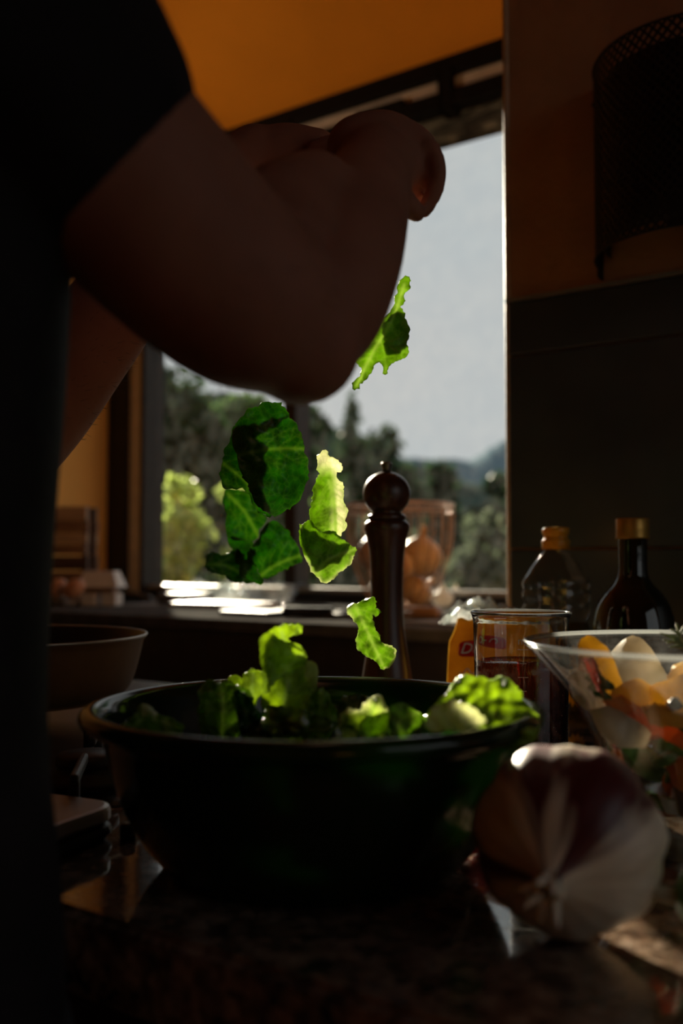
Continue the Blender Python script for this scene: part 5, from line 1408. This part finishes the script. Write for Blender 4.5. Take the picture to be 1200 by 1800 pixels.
# far arm: forearm rising behind the near upper arm
EL = Vector(P(-40, 850, 0.70))
body.limb([(*SF, 0.052), (*(SF.lerp(EL, 0.5) + Vector((-0.01, 0.0, 0.0))), 0.046), (*EL, 0.036)], 6, 20)
body.limb([(*EL, 0.034), pr4(60, 728, 0.705, 0.0370), pr4(165, 588, 0.712, 0.0345), pr4(280, 440, 0.72, 0.0300), pr4(390, 320, 0.73, 0.0250), pr4(450, 278, 0.735, 0.0250)], 6, 20)
body.limb([pr4(455, 285, 0.735, 0.0235), pr4(505, 275, 0.735, 0.0245), pr4(552, 274, 0.73, 0.0205)], 5, 16)
for k, (dy, dd, L) in enumerate(((-6, -0.024, 60), (4, -0.008, 70), (12, 0.008, 64), (20, 0.022, 48))):
    finger([P(556, 272 + dy, 0.73 + dd), P(590, 262 + dy, 0.725 + dd), P(556 + L, 280 + dy, 0.715 + dd), P(550 + L, 306 + dy, 0.712 + dd)], 0.0088, 0.0068)
finger([P(490, 300, 0.725), P(530, 322, 0.715), P(575, 322, 0.708)], 0.0105, 0.0078)
person = body.obj('person', M['skin'])
remesh(person, 0.0031, 4, 0.5)
person.data.transform(Matrix.Translation(-Vector((HIP.x, HIP.y, -0.9)))); person.location = (HIP.x, HIP.y, -0.9)
tag(person, 'person in black short-sleeved shirt, both bare arms raised, dropping lettuce into the bowl', 'person')
# shirt
sh = Geo()
loft(sh, [(HIP, -0.17, 0.150, 0.085), (HIP, -0.165, 0.165, 0.098), (HIP, -0.08, 0.170, 0.102), (HIP, 0.02, 0.168, 0.100), (HIP, 0.09, 0.158, 0.096), (HIP, 0.16, 0.157, 0.097), (CH, 0.27, 0.166, 0.103), (CH, 0.38, 0.168, 0.100), (CH, 0.47, 0.14, 0.08), (CH, 0.51, 0.075, 0.055)])
sh.limb([(*SN, 0.060), (*(NK + Vector((0, 0, -0.035))), 0.068), (*SF, 0.060)], 5, 18)
sh.limb([(*SN, 0.064), pr4(-20, 55, 0.383, 0.062), pr4(95, 185, 0.397, 0.0585)], 6, 24)
MF = SF.lerp(EL, 0.5) + Vector((-0.01, 0.0, 0.0)); sh.limb([(*SF, 0.062), (*SF.lerp(MF, 0.9), 0.058)], 6, 20)
for k in range(9):   # folds running down the side that faces the bowl
    a = radians(-150 + k * 17); e = U * cos(a) * 0.160 - N * sin(a) * 0.098
    sh.limb([(*(tor(HIP, 0.03) + e * 1.0), 0.006), (*(tor(HIP, 0.14) + e * 0.985 + U * 0.01), 0.010), (*(tor((HIP + CH) / 2, 0.30) + e * 0.93), 0.005)], 5, 8)
shirt = sh.obj('shirt', M['black_cloth'], person); remesh(shirt, 0.0055, 6, 0.5)
tr_ = Geo(); loft(tr_, [(HIP, -0.16, 0.155, 0.092), (HIP, -0.10, 0.158, 0.096), (HIP, -0.02, 0.156, 0.094)])
for c in (HIP - U * 0.085, HIP + U * 0.085):
    tr_.limb([(c.x, c.y, -0.05, 0.094), (*(c + Vector((0, 0, -0.28))), 0.082), (*(c + Vector((0, 0, -0.5))), 0.068), (*(c + Vector((0, 0, -0.80))), 0.058)], 5, 20)
remesh(tr_.obj('trousers', M['grey_cloth'], person), 0.008, 4)
hr = Geo(); hr.ball(HD + Vector((0, 0, 0.045)) - N * 0.016, (0.083, 0.098, 0.100), 24, 14, RM); hr.ball(HD - N * 0.045 + Vector((0, 0, -0.01)), (0.075, 0.06, 0.085), 20, 12, RM)
remesh(hr.obj('hair', M['hair'], person), 0.006, 4)
for c in (HIP - U * 0.085, HIP + U * 0.085):
    s_ = Geo(); s_.limb([(*(c + Vector((0, 0, -0.858)) - N * 0.04), 0.041), (*(c + Vector((0, 0, -0.863)) + N * 0.05), 0.036), (*(c + Vector((0, 0, -0.868)) + N * 0.14), 0.031)], 4, 16, 0.9)
    s_.obj('shoe', M['black_plastic'], person)
# fine hairs along the undersides of both arms
hs = Geo(); rh = random.Random(5)
def hairs(axis, n, L):
    q = spline(axis, 10)
    for _ in range(n):
        i = rh.randrange(1, len(q) - 1); a = q[i]; t = Vector(q[i + 1][:3]) - Vector(q[i - 1][:3]); t.normalize()
        e = t.cross(Vector((0, 1, 0))).normalized(); f = t.cross(e)
        th = rh.uniform(0, 2 * pi); nn = e * cos(th) + f * sin(th)
        b = Vector(a[:3]) + nn * a[3] * 0.97
        tip = b + (nn * 0.6 + t * rh.uniform(0.3, 1.0) + Vector((0, 0, -0.3))) * rh.uniform(0.5, 1) * L
        hs.tube([b, (b + tip) / 2 + nn * 0.0006, tip], [0.00011, 0.00009, 0.00004], 3)
hairs([pr4(335, 440, 0.430, 0.0435), pr4(455, 545, 0.447, 0.0395), pr4(528, 606, 0.458, 0.028)], 260, 0.009)
hairs([pr4(60, 728, 0.705, 0.0365), pr4(165, 588, 0.712, 0.034), pr4(280, 440, 0.72, 0.0295)], 420, 0.010)
tag(hs.obj('arm_hair', M['hair'], person), kind='stuff')

# ================================================================= OUTSIDE
GZ = -1.6
struct(mesh_obj('terrain', [(-300, -300, GZ - 0.3), (300, -300, GZ - 0.3), (300, 300, GZ - 0.3), (-300, 300, GZ - 0.3)], [(0, 1, 2, 3)], plain('bare_field', (0.10, 0.09, 0.06), 0.95, spec=0.1, var=0.3, scale=0.3)))
def ground():
    vs, fs = [], []; nx, ny = 40, 40
    for j in range(ny + 1):
        y = 3.2 + (j / ny) ** 2.2 * 160
        for i in range(nx + 1):
            x = (i / nx - 0.5) * (14 + y * 2.4)
            z = GZ + 0.25 * noise.noise(Vector((x * 0.2, y * 0.2, 0))) + 0.012 * max(0, y - 8)
            vs.append((x, y, z))
    for j in range(ny):
        for i in range(nx): a = j * (nx + 1) + i; fs.append((a, a + 1, a + nx + 2, a + nx + 1))
    return mesh_obj('ground', vs, fs, plain('dry_grass_ground', (0.08, 0.09, 0.04), 0.9, spec=0.1, var=0.4, scale=2), None, True)
struct(ground())
def hill(name, ridge, d, depth, col, mt):
    vs, fs = [], []; q = spline(ridge, 8); n = len(q); rows_ = 14
    for j in range(rows_ + 1):
        t = j / rows_
        for i, (px, py) in enumerate(q):
            topp = P(px, py, d)
            z = (topp.z + d * 0.004 * noise.noise(Vector((px * 0.06, 2, d)))) * (1 - t) ** 1.25 + (GZ + 0.3) * (1 - (1 - t) ** 1.25)
            y = d - depth * t
            vs.append((topp.x * (1 - 0.15 * t), y + depth * 0.06 * noise.noise(Vector((px * 0.02, t * 4, 1))), z + d * 0.006 * noise.noise(Vector((px * 0.03, t * 6, 4))) * sin(pi * t)))
    for j in range(rows_):
        for i in range(n - 1): a = j * n + i; fs.append((a, a + 1, a + n + 1, a + n))
    b = len(vs)
    for i in range(n): x, y, z = vs[i]; vs.append((x, y + depth * 0.7, GZ))
    for i in range(n - 1): fs.append((i + 1, i, b + i, b + i + 1))
    return tag(mesh_obj(name, vs, fs, mt, None, True), kind='structure')
M['hill_far'] = plain('far_haze_blue_hillside', (0.12, 0.17, 0.20), 1.0, spec=0.0, var=0.2, scale=0.05)  # aerial haze painted in as a blue-grey base colour
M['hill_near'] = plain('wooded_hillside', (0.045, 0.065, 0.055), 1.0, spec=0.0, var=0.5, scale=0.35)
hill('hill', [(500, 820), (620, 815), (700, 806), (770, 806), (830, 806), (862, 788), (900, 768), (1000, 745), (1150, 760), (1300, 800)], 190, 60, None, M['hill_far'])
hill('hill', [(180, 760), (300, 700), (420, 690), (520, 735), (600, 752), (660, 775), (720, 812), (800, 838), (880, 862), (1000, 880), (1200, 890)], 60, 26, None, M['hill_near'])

def cards(centres, n, size, seed, squash=0.8):
    """small leaf blades scattered through the ellipsoids given as (x, y, z, rx, ry, rz)"""
    rg = np.random.default_rng(seed)
    C = np.array(centres, float)
    wts = C[:, 3] * C[:, 4] + C[:, 3] * C[:, 5]
    idx = rg.choice(len(C), n, p=wts / wts.sum())
    dv = rg.normal(size=(n, 3)); dv /= np.linalg.norm(dv, axis=1)[:, None]
    rad = rg.uniform(0.55, 1.05, n)[:, None]
    p = C[idx, :3] + dv * C[idx, 3:] * rad
    a = rg.normal(size=(n, 3)); a /= np.linalg.norm(a, axis=1)[:, None]
    b = np.cross(a, rg.normal(size=(n, 3))); b /= np.linalg.norm(b, axis=1)[:, None]
    s = size * rg.uniform(0.6, 1.3, n)[:, None]
    c = np.cross(a, b)
    v = np.stack([p - a * s, p + b * s * 0.45 + c * s * 0.1, p + a * s, p - b * s * 0.45 + c * s * 0.1], 1).reshape(-1, 3)
    f = np.arange(n * 4).reshape(-1, 4)
    return v, f
def foliage(name, centres, n, size, seed, mat, parent):
    v, f = cards(centres, n, size, seed)
    me = bpy.data.meshes.new(name); me.vertices.add(len(v)); me.vertices.foreach_set('co', v.ravel())
    me.loops.add(len(f) * 4); me.loops.foreach_set('vertex_index', f.ravel()); me.polygons.add(len(f))
    me.polygons.foreach_set('loop_start', np.arange(0, len(f) * 4, 4)); me.update(calc_edges=True); me.validate()
    o = bpy.data.objects.new(name, me); COL.objects.link(o); me.materials.append(mat); place(o, parent)
    o['kind'] = 'stuff'
    return o
M['leaf_dark'] = foliage_mat('dark_tree_leaves', (0.012, 0.026, 0.013), (0.032, 0.058, 0.026), (0.030, 0.075, 0.02), 0.32)
M['leaf_mid'] = foliage_mat('tree_leaves', (0.04, 0.08, 0.03), (0.08, 0.13, 0.05), (0.10, 0.18, 0.05), 0.45)
M['leaf_yellow'] = foliage_mat('sunlit_shrub_leaves', (0.16, 0.20, 0.05), (0.27, 0.30, 0.09), (0.50, 0.64, 0.16), 0.58)
M['leaf_grey'] = foliage_mat('grey_green_shrub_leaves', (0.06, 0.08, 0.06), (0.11, 0.14, 0.10), (0.10, 0.13, 0.08), 0.4)
M['bark'] = plain('bark', (0.05, 0.035, 0.025), 0.9)
def tree(name, label, cat, px, ytop, wpx, d, n, size, mat, seed, group=None, lumps=9, ybase=None):
    """crown about wpx wide in the photograph whose top is seen at ytop"""
    topz = P(px, ytop, d).z; w = wpx / 1750 * d; x = P(px, 900, d).x
    gz = GZ + 0.012 * max(0, d - 8)
    root = empty(name, (x, d, gz)); tag(root, label, cat, group)
    rt = random.Random(seed); hgt = topz - gz; cen = []
    for k in range(lumps):
        a = rt.uniform(0, 2 * pi); t = rt.uniform(0.0, 1.0)
        r = w * rt.uniform(0.16, 0.26); rr = w * 0.5 * rt.uniform(0.2, 0.75) * (1.05 - 0.55 * t)
        zc = gz + hgt * (0.30 + 0.62 * t) - r * 0.3
        cen.append((x + rr * cos(a), d + rr * sin(a) * 0.8, zc, r, r, r * 0.8))
    cen.append((x, d, topz - w * 0.15, w * 0.18, w * 0.18, w * 0.15)); cen.append((x, d, gz + hgt * 0.5, w * 0.36, w * 0.34, hgt * 0.3)); cen.append((x, d, gz + hgt * 0.22, w * 0.30, w * 0.30, hgt * 0.2))
    foliage('crown', cen, n, size, seed, M[mat], root)
    g = Geo(); g.limb([(x, d, gz - 0.05, w * 0.045 + 0.02), (x + 0.02 * w, d, gz + hgt * 0.4, w * 0.03 + 0.012), (x, d, gz + hgt * 0.8, 0.012)], 4, 10)
    for k in range(5):
        c = cen[k]; g.limb([(x, d, gz + hgt * 0.35, 0.02 * w + 0.006), (c[0], c[1], c[2], 0.008)], 3, 6)
    g.obj('trunk', M['bark'], root)
    return root
tree('evergreen_tree', 'tall dark evergreen tree seen through the small window pane', 'tree', 300, 640, 330, 10.5, 5200, 0.10, 'leaf_dark', 1, lumps=14)
tree('leafy_tree', 'mid green leafy tree behind the falling lettuce cluster', 'tree', 430, 690, 240, 12.5, 4200, 0.11, 'leaf_mid', 2, lumps=12)
tree('leafy_tree', 'sunny yellow-green shrub low in the small window pane', 'shrub', 318, 838, 190, 4.6, 3200, 0.040, 'leaf_yellow', 3, lumps=16)
tree('leafy_tree', 'second yellow-green shrub half hidden by the dark lettuce cluster', 'shrub', 405, 850, 120, 5.2, 1800, 0.042, 'leaf_yellow', 4, lumps=10)
tree('bushy_tree', 'dark bushy tree on the skyline next to the pepper mill tip', 'tree', 675, 752, 190, 17, 3000, 0.13, 'leaf_dark', 6)
tree('bushy_tree', 'dark bushy tree on the skyline behind the tall pale leaf', 'tree', 540, 712, 240, 16, 3000, 0.13, 'leaf_dark', 7)
tree('bushy_tree', 'low dark tree under the hill dip behind the basket rim', 'tree', 775, 812, 150, 20, 2600, 0.14, 'leaf_dark', 8)
tree('bushy_tree', 'low dark tree at the foot of the blue hill by the pier', 'tree', 880, 832, 160, 18, 2600, 0.13, 'leaf_dark', 9)
tree('garden_shrub', 'grey-green shrub outside the window beyond the basket', 'shrub', 850, 900, 190, 7.0, 2600, 0.06, 'leaf_grey', 10, lumps=14)
tree('garden_shrub', 'grey-green shrub outside the window behind the pepper mill', 'shrub', 660, 905, 190, 7.6, 2400, 0.06, 'leaf_grey', 11, lumps=14)
tree('garden_shrub', 'shady shrub outside the window behind the curled leaf', 'shrub', 540, 890, 130, 6.6, 2000, 0.055, 'leaf_mid', 12, lumps=12)
# pointed conifer on the skyline
def conifer(px, ytop, d, wpx):
    topz = P(px, ytop, d).z; x = P(px, 900, d).x; gz = GZ + 0.012 * (d - 8); w = wpx / 1750 * d
    root = empty('conifer', (x, d, gz)); tag(root, 'pointed conifer rising above the skyline beside the elbow', 'tree')
    cen = []; rt = random.Random(4)
    for k in range(16):
        t = k / 15; r = w * 0.5 * (1 - t) + 0.05
        for q in range(5):
            a = 2 * pi * q / 5 + k; cen.append((x + r * 0.65 * cos(a), d + r * 0.65 * sin(a), gz + (topz - gz) * (0.2 + 0.78 * t), r * 0.42, r * 0.42, (topz - gz) * 0.035))
    foliage('needles', cen, 3800, 0.12, 5, M['leaf_dark'], root)
    g = Geo(); g.limb([(x, d, gz - 0.05, 0.12), (x, d, topz - 0.1, 0.02)], 5, 8); g.obj('trunk', M['bark'], root)
conifer(618, 692, 18, 200)
